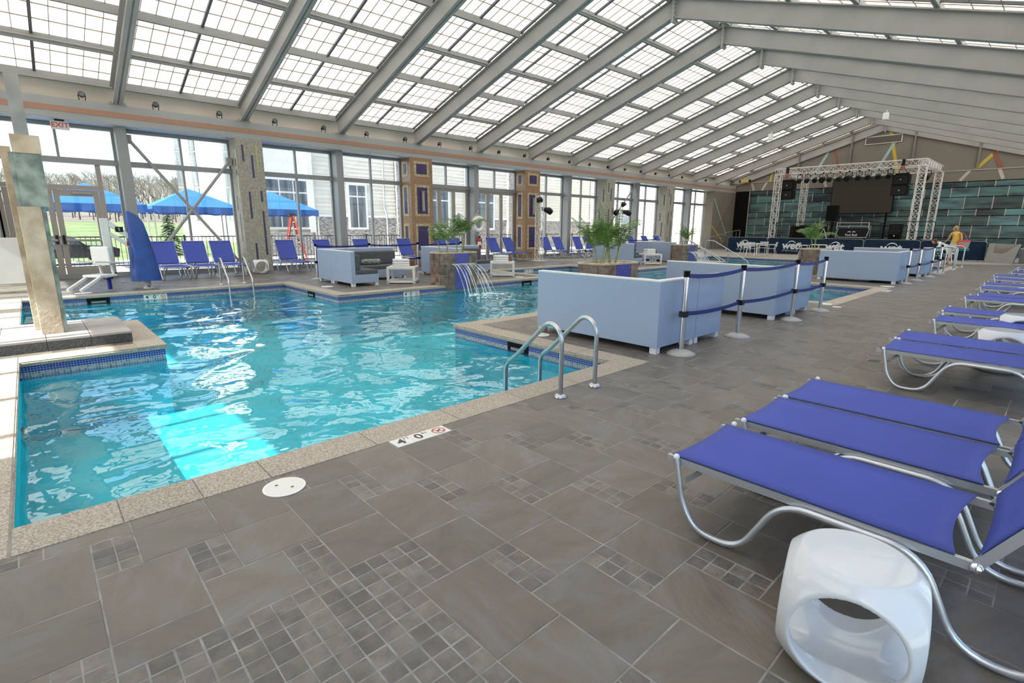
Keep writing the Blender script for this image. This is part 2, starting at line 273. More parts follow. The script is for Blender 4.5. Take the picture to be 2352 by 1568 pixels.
# ------------------------------------------------------------------ mesh helpers
class MB:
    def __init__(s): s.v = []; s.f = []; s.sm = []
    def add(s, vs, fs, smooth=False):
        b = len(s.v); s.v += [tuple(v) for v in vs]
        for f in fs: s.f.append([b + i for i in f]); s.sm.append(smooth)
        return s
    def box(s, x0, x1, y0, y1, z0, z1, bottom=True):
        vs = [(x0, y0, z0), (x1, y0, z0), (x1, y1, z0), (x0, y1, z0), (x0, y0, z1), (x1, y0, z1), (x1, y1, z1), (x0, y1, z1)]
        fs = [(4, 5, 6, 7), (0, 1, 5, 4), (1, 2, 6, 5), (2, 3, 7, 6), (3, 0, 4, 7)]
        if bottom: fs.append((3, 2, 1, 0))
        return s.add(vs, fs)
    def bbox(s, x0, x1, y0, y1, z0, z1, b=0.01):
        """box with chamfered edges"""
        m = bmesh.new(); bmesh.ops.create_cube(m, size=1)
        for v in m.verts: v.co = Vector(((x0 + x1) / 2 + v.co.x * (x1 - x0), (y0 + y1) / 2 + v.co.y * (y1 - y0), (z0 + z1) / 2 + v.co.z * (z1 - z0)))
        b = min(b, (x1 - x0) * 0.45, (y1 - y0) * 0.45, (z1 - z0) * 0.45)
        bmesh.ops.bevel(m, geom=list(m.edges), offset=b, segments=2, affect='EDGES', profile=0.6)
        m.verts.index_update()
        s.add([v.co for v in m.verts], [[v.index for v in f.verts] for f in m.faces]); m.free(); return s
    def obox(s, c, size, M):
        hx, hy, hz = [k / 2 for k in size]; c = Vector(c)
        vs = [c + M @ Vector((a * hx, b * hy, d * hz)) for d in (-1, 1) for a, b in ((-1, -1), (1, -1), (1, 1), (-1, 1))]
        return s.add(vs, [(4, 5, 6, 7), (0, 1, 5, 4), (1, 2, 6, 5), (2, 3, 7, 6), (3, 0, 4, 7), (3, 2, 1, 0)])
    def bar(s, p0, p1, w, h, up=(0, 0, 1)):
        p0, p1 = Vector(p0), Vector(p1); d = (p1 - p0); L = d.length; d = d / L
        u = Vector(up); sd = d.cross(u)
        if sd.length < 1e-4: sd = d.cross(Vector((1, 0, 0)))
        sd.normalize(); u = sd.cross(d)
        M = Matrix((d, sd, u)).transposed()
        return s.obox((p0 + p1) / 2, (L, w, h), M)
    def tube(s, path, r, n=8, cap=True, smooth=True):
        path = [Vector(p) for p in path]
        rs = r if isinstance(r, (list, tuple)) else [r] * len(path)
        t0 = (path[1] - path[0]).normalized(); u = t0.cross(Vector((0, 0, 1)))
        if u.length < 1e-3: u = t0.cross(Vector((1, 0, 0)))
        u.normalize(); vs = []; fs = []
        for i, p in enumerate(path):
            if i == 0: t = (path[1] - path[0])
            elif i == len(path) - 1: t = (path[-1] - path[-2])
            else: t = (path[i + 1] - path[i]).normalized() + (path[i] - path[i - 1]).normalized()
            t.normalize(); u = u - t * u.dot(t)
            if u.length < 1e-5: u = t.orthogonal()
            u.normalize(); w = t.cross(u)
            for k in range(n):
                a = 2 * pi * k / n; vs.append(p + (u * cos(a) + w * sin(a)) * rs[i])
        for i in range(len(path) - 1):
            for k in range(n):
                k2 = (k + 1) % n; fs.append((i * n + k, i * n + k2, (i + 1) * n + k2, (i + 1) * n + k))
        s.add(vs, fs, smooth)
        if cap:
            s.add(vs[:n], [tuple(range(n))[::-1]]); s.add(vs[-n:], [tuple(range(n))])
        return s
    def lathe(s, prof, c=(0, 0, 0), n=20, smooth=True):
        """profile (radius, z) spun about the vertical axis at c"""
        vs = []; fs = []
        for (r, z) in prof:
            for k in range(n): a = 2 * pi * k / n; vs.append((c[0] + r * cos(a), c[1] + r * sin(a), c[2] + z))
        for i in range(len(prof) - 1):
            for k in range(n):
                k2 = (k + 1) % n; fs.append((i * n + k, i * n + k2, (i + 1) * n + k2, (i + 1) * n + k))
        fs2 = [tuple(range(n))[::-1], tuple(range((len(prof) - 1) * n, len(prof) * n))]
        s.add(vs, fs, smooth); s.add(vs[:n], [fs2[0]]); s.add(vs[-n:], [tuple(range(n))]); return s
    def ball(s, c, r, n=10, sc=(1, 1, 1)):
        vs = []; fs = []; m = n // 2 + 1
        for i in range(m + 1):
            th = pi * i / m
            for k in range(n):
                a = 2 * pi * k / n; vs.append((c[0] + r * sc[0] * sin(th) * cos(a), c[1] + r * sc[1] * sin(th) * sin(a), c[2] + r * sc[2] * cos(th)))
        for i in range(m):
            for k in range(n):
                k2 = (k + 1) % n; fs.append((i * n + k, (i + 1) * n + k, (i + 1) * n + k2, i * n + k2))
        return s.add(vs, fs, True)
    def prism(s, poly, axis, a0, a1):
        """2-D polygon extruded along axis ('x': poly=(y,z); 'y': poly=(x,z); 'z': poly=(x,y))"""
        def pt(p, a): return {'x': (a, p[0], p[1]), 'y': (p[0], a, p[1]), 'z': (p[0], p[1], a)}[axis]
        n = len(poly); vs = [pt(p, a0) for p in poly] + [pt(p, a1) for p in poly]
        fs = [tuple(range(n)), tuple(range(n, 2 * n))[::-1]] + [(i, i + n, (i + 1) % n + n, (i + 1) % n) for i in range(n)]
        return s.add(vs, fs)
    def xform(s, M):
        s.v = [tuple(M @ Vector(v)) for v in s.v]; return s
    def mesh(s, name, m, m2=None):
        me = bpy.data.meshes.new(name); me.from_pydata(s.v, [], s.f)
        me.polygons.foreach_set('use_smooth', s.sm); me.materials.append(MATS[m]); 
        me.validate(); me.update(); return me
    def build(s, name, m, parent=None, loc=None):
        o = bpy.data.objects.new(name, s.mesh(name, m)); COL.objects.link(o)
        if parent: o.parent = parent
        if loc: o.location = loc
        return o
def fix_normals(o):
    bm = bmesh.new(); bm.from_mesh(o.data); bmesh.ops.recalc_face_normals(bm, faces=bm.faces); bm.to_mesh(o.data); bm.free(); return o
def fillet(pts, r, n=5):
    pts = [Vector(p) for p in pts]; out = [pts[0]]
    for i in range(1, len(pts) - 1):
        a, b, c = pts[i - 1], pts[i], pts[i + 1]; d1 = (a - b); d2 = (c - b); l = min(r, d1.length * 0.48, d2.length * 0.48)
        p = b + d1.normalized() * l; q = b + d2.normalized() * l
        for k in range(n + 1):
            t = k / n; out.append(p * (1 - t) ** 2 + b * 2 * t * (1 - t) + q * t * t)
    out.append(pts[-1]); return out
def empty(name, loc=(0, 0, 0), rz=0, parent=None):
    o = bpy.data.objects.new(name, None); COL.objects.link(o); o.location = loc; o.rotation_euler = (0, 0, rz); o.empty_display_size = 0.1
    if parent: o.parent = parent
    return o
def tag(o, label=None, cat=None, group=None, kind=None):
    if label: o['label'] = label
    if cat: o['category'] = cat
    if group: o['group'] = group
    if kind: o['kind'] = kind
    return o
def thing(name, label, cat, loc=(0, 0, 0), rz=0, group=None):
    return tag(empty(name, loc, rz), label, cat, group)
def struct(name): return tag(empty(name), kind='structure')
def place(name, me, parent=None, loc=(0, 0, 0), rz=0):
    o = bpy.data.objects.new(name, me); COL.objects.link(o); o.location = loc; o.rotation_euler = (0, 0, rz)
    if parent: o.parent = parent
    return o
def dup(root, loc, rz=0, label=None, group=None):
    r = root.copy(); COL.objects.link(r); r.location = loc; r.rotation_euler = (0, 0, rz)
    if label: r['label'] = label
    if group: r['group'] = group
    for ch in list(root.children):
        c = ch.copy(); COL.objects.link(c); c.parent = r
        for g in ch.children:
            d = g.copy(); COL.objects.link(d); d.parent = c
    return r
def text_mesh(txt, size, depth=0.004, bold=0.0, shear=0.0, align='CENTER'):
    cu = bpy.data.curves.new('lettering', 'FONT'); cu.body = txt; cu.size = size; cu.extrude = depth; cu.align_x = align; cu.align_y = 'CENTER'; cu.offset = bold; cu.shear = shear
    cu.resolution_u = 4
    o = bpy.data.objects.new('lettering', cu); COL.objects.link(o)
    me = bpy.data.meshes.new_from_object(o.evaluated_get(bpy.context.evaluated_depsgraph_get())); bpy.data.objects.remove(o); return me
def lettering(name, txt, size, m, parent, M, depth=0.004, bold=0.0, shear=0.0):
    me = text_mesh(txt, size, depth, bold, shear); me.materials.clear(); me.materials.append(MATS[m])
    me.transform(M); o = bpy.data.objects.new(name, me); COL.objects.link(o); o.parent = parent; return o
ORD = ['nearest', 'second', 'third', 'fourth', 'fifth', 'sixth', 'seventh', 'eighth', 'ninth', 'tenth', 'eleventh', 'twelfth', 'thirteenth', 'fourteenth', 'fifteenth', 'sixteenth', 'seventeenth', 'eighteenth', 'nineteenth', 'twentieth', 'twenty-first', 'twenty-second', 'twenty-third', 'twenty-fourth']
# ------------------------------------------------------------------ pool and deck
WATER = [(-14.4, -11.05, -0.27, 4.92), (-11.05, -10.2, -0.27, 12.2), (-10.2, -7.78, 1.135, 12.2), (-7.78, -6.48, -0.27, 12.2), (-6.48, -3.42, -0.27, 4.74),
         (-14.0, -3.4, 12.2, 16.3), (-11.05, -6.48, 16.3, 24.2), (-14.0, -3.4, 24.2, 28.6)]
DECK = (-19.45, 0.75, -4.2, 41.4)
CW = 0.318
def in_water(x, y): return any(a < x < b and c < y < d for a, b, c, d in WATER)
XS = sorted({v for r in WATER for v in r[:2]} | set(DECK[:2])); YS = sorted({v for r in WATER for v in r[2:]} | set(DECK[2:]))
def edges():
    """boundary runs of the water: (axis, const, a0, a1, side) side=+1 when the water lies on the + side"""
    out = []
    E = 1e-3
    for c in YS:
        runs = []
        for x0, x1 in zip(XS, XS[1:]):
            m = (x0 + x1) / 2; u, d = in_water(m, c + E), in_water(m, c - E)
            if u != d:
                s = 1 if u else -1
                if runs and runs[-1][1] == x0 and runs[-1][2] == s: runs[-1][1] = x1
                else: runs.append([x0, x1, s])
        out += [('x', c, a, b, s) for a, b, s in runs]
    for c in XS:
        runs = []
        for y0, y1 in zip(YS, YS[1:]):
            m = (y0 + y1) / 2; u, d = in_water(c + E, m), in_water(c - E, m)
            if u != d:
                s = 1 if u else -1
                if runs and runs[-1][1] == y0 and runs[-1][2] == s: runs[-1][1] = y1
                else: runs.append([y0, y1, s])
        out += [('y', c, a, b, s) for a, b, s in runs]
    return out
EDGES = edges()
def xy(ax, c, a): return (a, c) if ax == 'x' else (c, a)
floor = struct('floor')
deck_bm = MB()
for y0, y1 in zip(YS, YS[1:]):
    run = None
    for x0, x1 in zip(XS, XS[1:]):
        if in_water((x0 + x1) / 2, (y0 + y1) / 2):
            if run: deck_bm.box(run[0], run[1], y0, y1, -0.03, -0.002); run = None
        else: run = (run[0], x1) if run else (x0, x1)
    if run: deck_bm.box(run[0], run[1], y0, y1, -0.03, -0.002)
deck_bm.build('deck_bed', 'grout', floor)
pool = struct('pool_basin')
coping = struct('pool_coping')
basin = MB(); blue = MB(); sand = MB(); blue2 = MB()
basin.box(-14.5, -3.3, -0.35, 28.7, -1.05, -0.94)
for ax, c, a, b, s in EDGES:
    def slab(mb, z0, z1, back=0.03):
        e0, e1 = c - s * back, c - s * (back + 0.04)
        lo, hi = min(e0, e1), max(e0, e1); ends = []
        for end, sg in ((a, -1), (b, 1)):
            tip = in_water(*xy(ax, c + s * 1e-3, end + sg * 1e-3)) and in_water(*xy(ax, c - s * 1e-3, end + sg * 1e-3))
            ends.append(end + sg * (-(back + (0.0003 if ax == 'x' else 0.0006)) if tip else back))
        if ax == 'x': mb.box(ends[0], ends[1], lo, hi, z0, z1)
        else: mb.box(lo, hi, ends[0], ends[1], z0, z1)
    slab(basin, -0.95, -0.215, 0.026); slab(blue, -0.132, -0.02); slab(sand, -0.186, -0.132); slab(blue2, -0.216, -0.186)
    # coping stones
    E = 1e-3; a2, b2 = a, b
    for end, sg in ((a, -1), (b, 1)):
        px_, py_ = xy(ax, c + s * E, end + sg * E); qx, qy = xy(ax, c - s * E, end + sg * E)
        wside, oside = in_water(px_, py_), in_water(qx, qy)
        if ax == 'x' and not wside:
            if sg < 0: a2 -= CW
            else: b2 += CW
        if ax == 'y' and wside and oside:
            if sg < 0: a2 += CW
            else: b2 -= CW
    if ax == 'y' and abs(c + 3.42) < 1e-6:   # joints of the near edge as photographed
        cuts = [a2, 0.155, 0.52, 0.885, 1.60, 2.33, 3.06, 3.80, b2]
    else:
        n = max(1, round((b2 - a2) / 0.9)); cuts = [a2 + (b2 - a2) * k / n for k in range(n + 1)]
    for k in range(len(cuts) - 1):
        g0, g1 = cuts[k] + 0.003, cuts[k + 1] - 0.003
        prof = [(0, -0.055), (-0.006, -0.02), (0.012, 0.003), (CW, 0.003), (CW, -0.055)]
        poly = [(c - s * p, z) for p, z in prof]
        mb = MB().prism(poly, 'y' if ax == 'y' else 'x', g0, g1)
        fix_normals(mb.build('coping_stone', 'granite', coping))
basin.build('basin_shell', 'plaster', pool)
for mb, nm, mt in ((blue, 'waterline_blue_tiles', 'pool_blue'), (sand, 'waterline_sand_tiles', 'pool_sand'), (blue2, 'waterline_foot_tiles', 'pool_blue')):
    tag(mb.build(nm, mt, pool), kind='stuff')
wm = MB()
for a, b, c, d in WATER: wm.add([(a, c, -0.18), (b, c, -0.18), (b, d, -0.18), (a, d, -0.18)], [(0, 1, 2, 3)])
tag(wm.build('pool_water', 'water'), 'clear turquoise water filling the indoor swimming pool', 'water', kind='stuff')
# pool light and skimmers
def skimmer(x, y, nx, ny, label):
    t = thing('skimmer', label, 'skimmer', (x, y, -0.12), atan2(ny, nx))
    MB().box(-0.02, 0.010, -0.2, 0.2, -0.065, 0.06).build('mouth', 'black_matte', t)
    MB().box(0.010, 0.016, -0.13, 0.13, -0.05, -0.01).build('weir_flap', 'steel_dark', t)
skimmer(-14.425, 0.95, 1, 0, 'dark pool skimmer in the far tiled wall left of the lift')
skimmer(-5.0, 4.765, 0, -1, 'dark pool skimmer below the big sofa in the near peninsula wall')
skimmer(-12.6, 4.945, 0, -1, 'dark pool skimmer below the sofa with the patterned pillow')
skimmer(-11.075, 10.9, 1, 0, 'dark pool skimmer right of the waterfall planter')
t = thing('pool_lamp', 'round chrome underwater lamp in the left pool wall', 'pool light', (-6.2, -0.30, -0.38))
MB().tube([(0, -0.02, 0), (0, 0.04, 0)], 0.09, 16).build('rim', 'chrome', t); MB().tube([(0, 0.03, 0), (0, 0.05, 0)], 0.065, 16).build('lens', 'gloss_white', t)
# ---- deck tiles
U = 1 / 6; TX, TY = -2.815, 1.175
def rsub(r, h):
    a, b, c, d = r; e, f, g, k = h
    if e >= b or f <= a or g >= d or k <= c: return [r]
    out = []
    if e > a: out.append((a, e, c, d)); a = e
    if f < b: out.append((f, b, c, d)); b = f
    if g > c: out.append((a, b, c, g))
    if k < d: out.append((a, b, k, d))
    return out
HOLES = [(a - CW, b + CW, c - CW, d + CW) for a, b, c, d in WATER]
PLINTH = (-9.75, -8.27, -4.2, 0.83)
MOSAIC = (TX + 5 * U, TX + 14 * U, TY - 9 * U, TY - 1 * U)
PLAQUE = (-3.102, -2.966, 1.685, 2.145)
HOLES += [PLINTH, PLAQUE]
ZT = 0.0; GAP = 0.0028; SGAP = 0.0019
big_pieces, small_pieces = [], []
def clipped(r, holes):
    rs = [r]
    for h in holes: rs = [q for p in rs for q in rsub(p, h)]
    return [q for q in rs if q[1] - q[0] > 0.02 and q[3] - q[2] > 0.02 and q[0] < DECK[1] and q[1] > DECK[0] and q[2] < 35.2 and q[3] > DECK[2]]
for i in range(-75, 110):
    for j in range(-30, 40):
        bx, by = TX + U * (2 * i + 5 * j), TY + U * (2 * i - j)
        if bx < -20.5 or bx > 1.5 or by < -5 or by > 36: continue
        for (px_, py_, w, h) in ((0, 1, 2, 2), (2, 0, 3, 2)):
            r = (bx + px_ * U, bx + (px_ + w) * U, by + py_ * U, by + (py_ + h) * U)
            for q in clipped(r, HOLES + [MOSAIC]): big_pieces.append((q, q == r, w))
        d = hypot(bx, by)
        nx, ny = (4, 2) if d < 11 else (1, 1)
        for a in range(nx):
            for b in range(ny):
                r = (bx + 2 * U * a / nx, bx + 2 * U * (a + 1) / nx, by + U * b / ny, by + U * (b + 1) / ny)
                for q in clipped(r, HOLES + [MOSAIC]): small_pieces.append((q, q == r and nx == 4))
s = U / 2
for a in range(18):
    for b in range(16):
        r = (MOSAIC[0] + a * s, MOSAIC[0] + (a + 1) * s, MOSAIC[2] + b * s, MOSAIC[2] + (b + 1) * s)
        small_pieces.append((r, True))
def seen(q):
    x, y = (q[0] + q[1]) / 2, (q[2] + q[3]) / 2
    p = project(x, y, 0)
    return p is not None and -60 < p[0] < 2412 and 300 < p[1] < 1640
def lay(pieces, name, rest_name, m, z0, GAP):
    pieces = [(p, seen(p[0]), hypot((p[0][0] + p[0][1]) / 2, (p[0][2] + p[0][3]) / 2)) for p in pieces]
    pieces.sort(key=lambda k: (not k[1], k[2]))
    cache = {}
    rest = MB()
    for idx, (p, sv, d) in enumerate(pieces):
        q = p[0]; w, h = q[1] - q[0], q[3] - q[2]
        dz = random.uniform(-0.0012, 0.0006)
        if sv and idx < 290:
            key = (round(w, 3), round(h, 3))
            if key not in cache:
                e = 0.003
                X, Y = w / 2 - GAP, h / 2 - GAP
                vs = [(-X, -Y, -0.01), (X, -Y, -0.01), (X, Y, -0.01), (-X, Y, -0.01), (-X, -Y, -0.002), (X, -Y, -0.002), (X, Y, -0.002), (-X, Y, -0.002), (-X + e, -Y + e, 0), (X - e, -Y + e, 0), (X - e, Y - e, 0), (-X + e, Y - e, 0)]
                fs = [(8, 9, 10, 11)] + [(i + k, (i + 1) % 4 + k, (i + 1) % 4 + k + 4, i + k + 4) for k in (0, 4) for i in range(4)]
                mb = MB().add(vs, fs); cache[key] = mb.mesh(name, m)
            place(name, cache[key], floor, ((q[0] + q[1]) / 2, (q[2] + q[3]) / 2, z0 + dz))
        else:
            rest.box(q[0] + GAP, q[1] - GAP, q[2] + GAP, q[3] - GAP, z0 - 0.01, z0 + dz, bottom=False)
    tag(rest.build(rest_name, m, floor), kind='stuff')
lay(big_pieces, 'slate_tile', 'far_slate_tiles', 'slate', ZT, GAP)
lay(small_pieces, 'mosaic_tile', 'far_mosaic_tiles', 'mosaic_stone', ZT - 0.0008, SGAP)
# ------------------------------------------------------------------ roof
YK = lambda k: 2.37 + 3.25 * k
RX = -9.35
def zlow(X): return 7.74 - 0.3177 * abs(X - RX)
RD = 0.56
ceiling = struct('ceiling')
raf = MB()
for sgn in (-1, 1):
    x0, x1 = RX + sgn * 0.0, RX + sgn * 9.52
    web = [(x0, zlow(x0)), (x1, zlow(x1)), (x1, zlow(x1) + RD), (x0, zlow(x0) + RD)]
    me = MB().prism(web, 'y', -0.02, 0.02)
    for dz in (0, RD - 0.025):
        fl = [(x0, zlow(x0) + dz), (x1, zlow(x1) + dz), (x1, zlow(x1) + dz + 0.025), (x0, zlow(x0) + dz + 0.025)]
        me.prism(fl, 'y', -0.11, 0.11)
    m_ = me.mesh('rafter', 'steel_grey')
    bm = bmesh.new(); bm.from_mesh(m_); bmesh.ops.recalc_face_normals(bm, faces=bm.faces); bm.to_mesh(m_); bm.free()
    bp = MB().box(x1 - 0.20, x1 + 0.20, -0.2, 0.2, 4.765, 4.795).box(x1 - 0.16, x1 + 0.16, -0.13, 0.13, 4.795, 4.815)
    for a in (-0.15, 0.15):
        for b in (-0.16, 0.16): bp.lathe([(0.02, 0), (0.02, 0.05)], (x1 + a, b, 4.79), 6)
    bpm = bp.mesh('base_plate', 'steel_grey')
    for k in range(-2, 13):
        r = place('rafter', m_, ceiling, (0, YK(k), 0)); place('base_plate', bpm, ceiling, (0, YK(k), 0))
pl = MB().box(RX - 0.035, RX + 0.035, -0.13, 0.13, 7.60, 8.36)
for z in (7.66, 7.78, 7.90, 8.02, 8.14, 8.26):
    for y in (-0.1, 0.1): pl.tube([(RX - 0.07, y, z), (RX + 0.07, y, z)], 0.022, 6)
plm = pl.mesh('ridge_plate', 'steel_grey')
for k in range(-2, 13): place('ridge_plate', plm, ceiling, (0, YK(k), 0))
PXS = [0.20 + 1.575 * i for i in range(7)]
for sgn in (-1, 1):
    for i, dx in enumerate(PXS):
        X = RX + sgn * dx; zb = zlow(X) + RD
        mb = MB().box(X - 0.018, X + 0.018, 0.03, 3.22, zb, zb + 0.20).box(X - 0.05, X + 0.05, 0.03, 3.22, zb, zb + 0.016)
        if i % 2: mb.tube([(X - sgn * 0.06, 0.03, zb + 0.07), (X - sgn * 0.06, 3.22, zb + 0.07)], 0.022, 6)
        me = mb.mesh('purlin', 'steel_grey')
        for k in range(-2, 12): place('purlin', me, ceiling, (0, YK(k), 0))
    # glazing bars running up the slope
    xa, xb = RX + sgn * 0.06, RX + sgn * 9.9
    za, zb = zlow(xa) + RD + 0.2, zlow(xb) + RD + 0.2
    me = MB().prism([(xa, za - 0.06), (xb, zb - 0.06), (xb, zb + 0.01), (xa, za + 0.01)], 'y', -0.03, 0.03).mesh('glazing_bar', 'bar_dark')
    for k in range(-2, 12):
        for h in (0, 1): place('glazing_bar', me, ceiling, (0, YK(k) + h * 1.625, 0))
    for i in range(6):
        d0, d1 = PXS[i], PXS[i + 1]
        if i == 0: d0 = 0.06
        if i == 5: d1 = 9.9
        x0, x1 = RX + sgn * d0, RX + sgn * d1; z0, z1 = zlow(x0) + RD + 0.205, zlow(x1) + RD + 0.205
        w = 1.625
        me = MB().add([(x0, 0, z0), (x1, 0, z1), (x1, w, z1), (x0, w, z0)], [(0, 1, 2, 3)]).mesh('roof_panel', 'roof_skin')
        gb = MB()
        for a in range(1, 5):
            y = w * a / 5; gb.prism([(x0, z0 - 0.03), (x1, z1 - 0.03), (x1, z1 - 0.004), (x0, z0 - 0.004)], 'y', y - 0.007, y + 0.007)
        for a in (1, 2):
            t_ = a / 3; x = x0 + (x1 - x0) * t_; z = z0 + (z1 - z0) * t_
            gb.box(x - 0.007, x + 0.007, 0, w, z - 0.03, z - 0.004)
        gm = gb.mesh('panel_grid', 'grid_thin')
        for k in range(-1, 12):
            for h in (0, 1):
                p = place('roof_panel', me, ceiling, (0, YK(k) + h * w, 0))
                g_ = bpy.data.objects.new('panel_grid', gm); COL.objects.link(g_); g_.parent = p
    x0, x1 = RX + sgn * 0.06, RX + sgn * 9.9
    MB().add([(x0, YK(-2) - 0.2, zlow(x0) + RD + 0.205), (x1, YK(-2) - 0.2, zlow(x1) + RD + 0.205), (x1, YK(-1), zlow(x1) + RD + 0.205), (x0, YK(-1), zlow(x0) + RD + 0.205)], [(0, 1, 2, 3)]).build('roof_sheet', 'roof_skin', ceiling)
MB().box(RX - 0.12, RX + 0.12, YK(-2) - 0.2, 41.5, 8.47, 8.56).build('ridge_cap', 'steel_dark', ceiling)
# ------------------------------------------------------------------ long walls: ledge beam, knee wall, windows
XW, XF = -19.4, -18.7
wall_left = struct('wall_left')
MB().box(XF - 0.62, XF, -4.2, 41.4, 4.255, 4.77).build('ledge_beam', 'fascia_grey', wall_left)
MB().box(XF - 0.02, XF + 0.012, -4.2, 41.4, 4.43, 4.565).build('copper_band', 'copper_paint', wall_left)
MB().box(XW, XF - 0.01, -4.2, 41.4, 4.235, 4.255).build('soffit', 'soffit_blue', wall_left)
MB().box(XW - 0.1, XF - 0.62, -4.2, 41.4, 4.235, 4.77).build('lintel', 'fascia_grey', wall_left)
MB().box(XF - 0.62, XF - 0.52, -4.2, 41.4, 4.77, 5.44).build('knee_wall', 'beige_paint', wall_left)
MB().box(XF - 0.52, XF - 0.36, -4.2, 41.4, 5.28, 5.33).build('knee_wall_cap', 'steel_dark', wall_left)
MB().box(XF - 0.62, XF, 37.8, 41.4, 0, 4.255).build('solid_end', 'taupe_wall', wall_left)
for nm, mt, (y0, z0), (y1, z1), w in (('aqua_stripe', 'stripe_aqua', (37.85, 3.75), (40.4, 0.95), 0.10), ('rust_stripe', 'stripe_rust', (41.0, 3.8), (38.2, 0.85), 0.09), ('yellow_stripe', 'stripe_yellow', (37.82, 1.75), (39.9, 0.5), 0.12)):
    xo = XF + 0.004 + (0.002 if 'rust' in nm else 0.004 if 'yellow' in nm else 0)
    MB().bar((xo, y0, z0), (xo, y1, z1), w, 0.012, up=(1, 0, 0)).build(nm, mt, wall_left)
# columns and posts
def stone_column(yc, w, label_n):
    o = struct('column_' + str(label_n)); o['label'] = 'rough concrete column with blue and lime mosaic strips'
    MB().box(XW - 0.05, XF + 0.06, yc - w / 2, yc + w / 2, 0, 4.255).build('shaft', 'concrete', o)
    xs = XF + 0.06
    for fy, z0, z1, mt in ((-0.27, 3.55, 4.05, 'inlay_blue'), (0.06, 3.05, 3.75, 'inlay_blue'), (0.26, 3.3, 4.1, 'inlay_lime'), (-0.16, 1.75, 2.6, 'inlay_blue'), (0.30, 2.3, 2.65, 'inlay_blue'), (0.14, 1.2, 1.5, 'inlay_lime'), (0.30, 0.55, 2.0, 'inlay_blue'), (-0.1, 0.4, 0.95, 'inlay_blue')):
        y = yc + fy * w; MB().box(xs - 0.01, xs + 0.006, y - 0.03, y + 0.03, z0, z1).build('mosaic_strip', mt, o)
    for fx, z0, z1, mt in ((-0.2, 3.0, 3.7, 'inlay_blue'), (-0.45, 2.0, 2.5, 'inlay_blue'), (-0.3, 1.0, 1.9, 'inlay_blue'), (-0.12, 2.4, 3.9, 'inlay_lime')):
        x = xs + fx; MB().box(x - 0.03, x + 0.03, yc - w / 2 - 0.006, yc - w / 2 + 0.01, z0, z1).build('mosaic_strip', mt, o)
def mosaic_column(yc, w, label_n):
    o = struct('column_' + str(label_n)); o['label'] = 'copper mosaic column with purple panels and a wall lamp'
    MB().box(XW - 0.05, XF + 0.06, yc - w / 2, yc + w / 2, 0, 4.255).build('shaft', 'copper_mosaic', o)
    xs = XF + 0.06
    for z0, z1 in ((3.62, 4.02), (2.05, 3.1), (0.55, 1.55)):
        MB().box(xs - 0.01, xs + 0.008, yc - 0.36, yc + 0.36, z0 - 0.10, z1 + 0.10).build('gold_border', 'gold_mosaic', o)
        MB().box(xs - 0.01, xs + 0.014, yc - 0.25, yc + 0.25, z0, z1).build('purple_panel', 'purple_mosaic', o)
        MB().box(xs - 0.62, xs - 0.20, yc - w / 2 - 0.008, yc - w / 2 + 0.01, z0 - 0.10, z1 + 0.10).build('gold_border', 'gold_mosaic', o)
        MB().box(xs - 0.52, xs - 0.30, yc - w / 2 - 0.014, yc - w / 2 + 0.01, z0, z1).build('purple_panel', 'purple_mosaic', o)
    l = thing('wall_lamp', 'slim glass wall lamp on the %s copper mosaic column' % ('left-hand' if yc < 15 else 'right-hand'), 'wall lamp', (xs + 0.014, yc, 2.55))
    MB().box(0, 0.05, -0.05, 0.05, -0.42, 0.42).build('back_plate', 'steel_dark', l)
    MB().tube([(0.07, 0, -0.36), (0.07, 0, 0.36)], 0.05, 10).build('glass_tube', 'base_grey', l)
    for z in (-0.40, 0.36): MB().box(0, 0.12, -0.06, 0.06, z, z + 0.05).build('end_cap', 'steel_dark', l)
stone_column(YK(1) + 0.06, 0.80, 1); mosaic_column(YK(3) + 0.1, 1.06, 2); mosaic_column(YK(5) + 0.08, 1.0, 3); stone_column(YK(7) - 0.05, 0.78, 4); stone_column(YK(9) + 0.0, 0.8, 5); stone_column(YK(-1) + 0.0, 0.8, 6)
for k in (-2, 0, 2, 4, 6, 8, 10):
    y = YK(k); mb = MB().box(XW - 0.05, XF - 0.26, y - 0.13, y + 0.13, 0, 4.24)
    mb.build('steel_post', 'alu_frame', wall_left)
def pane(o, y0, y1, z0, z1): MB().box(XW - 0.052, XW - 0.044, y0, y1, z0, z1).build('pane', 'window_glass', o)
def member(o, nm, y0, y1, z0, z1, mt='alu_frame', d=(0.10, 0.02)): MB().box(XW - d[0], XW + d[1], y0, y1, z0, z1).build(nm, mt, o)
half = {-1: 0.40, 1: 0.40, 3: 0.53, 5: 0.5, 7: 0.39, 9: 0.4}
off = {1: 0.06, 3: 0.1, 5: 0.08, 7: -0.05}
wn = 0
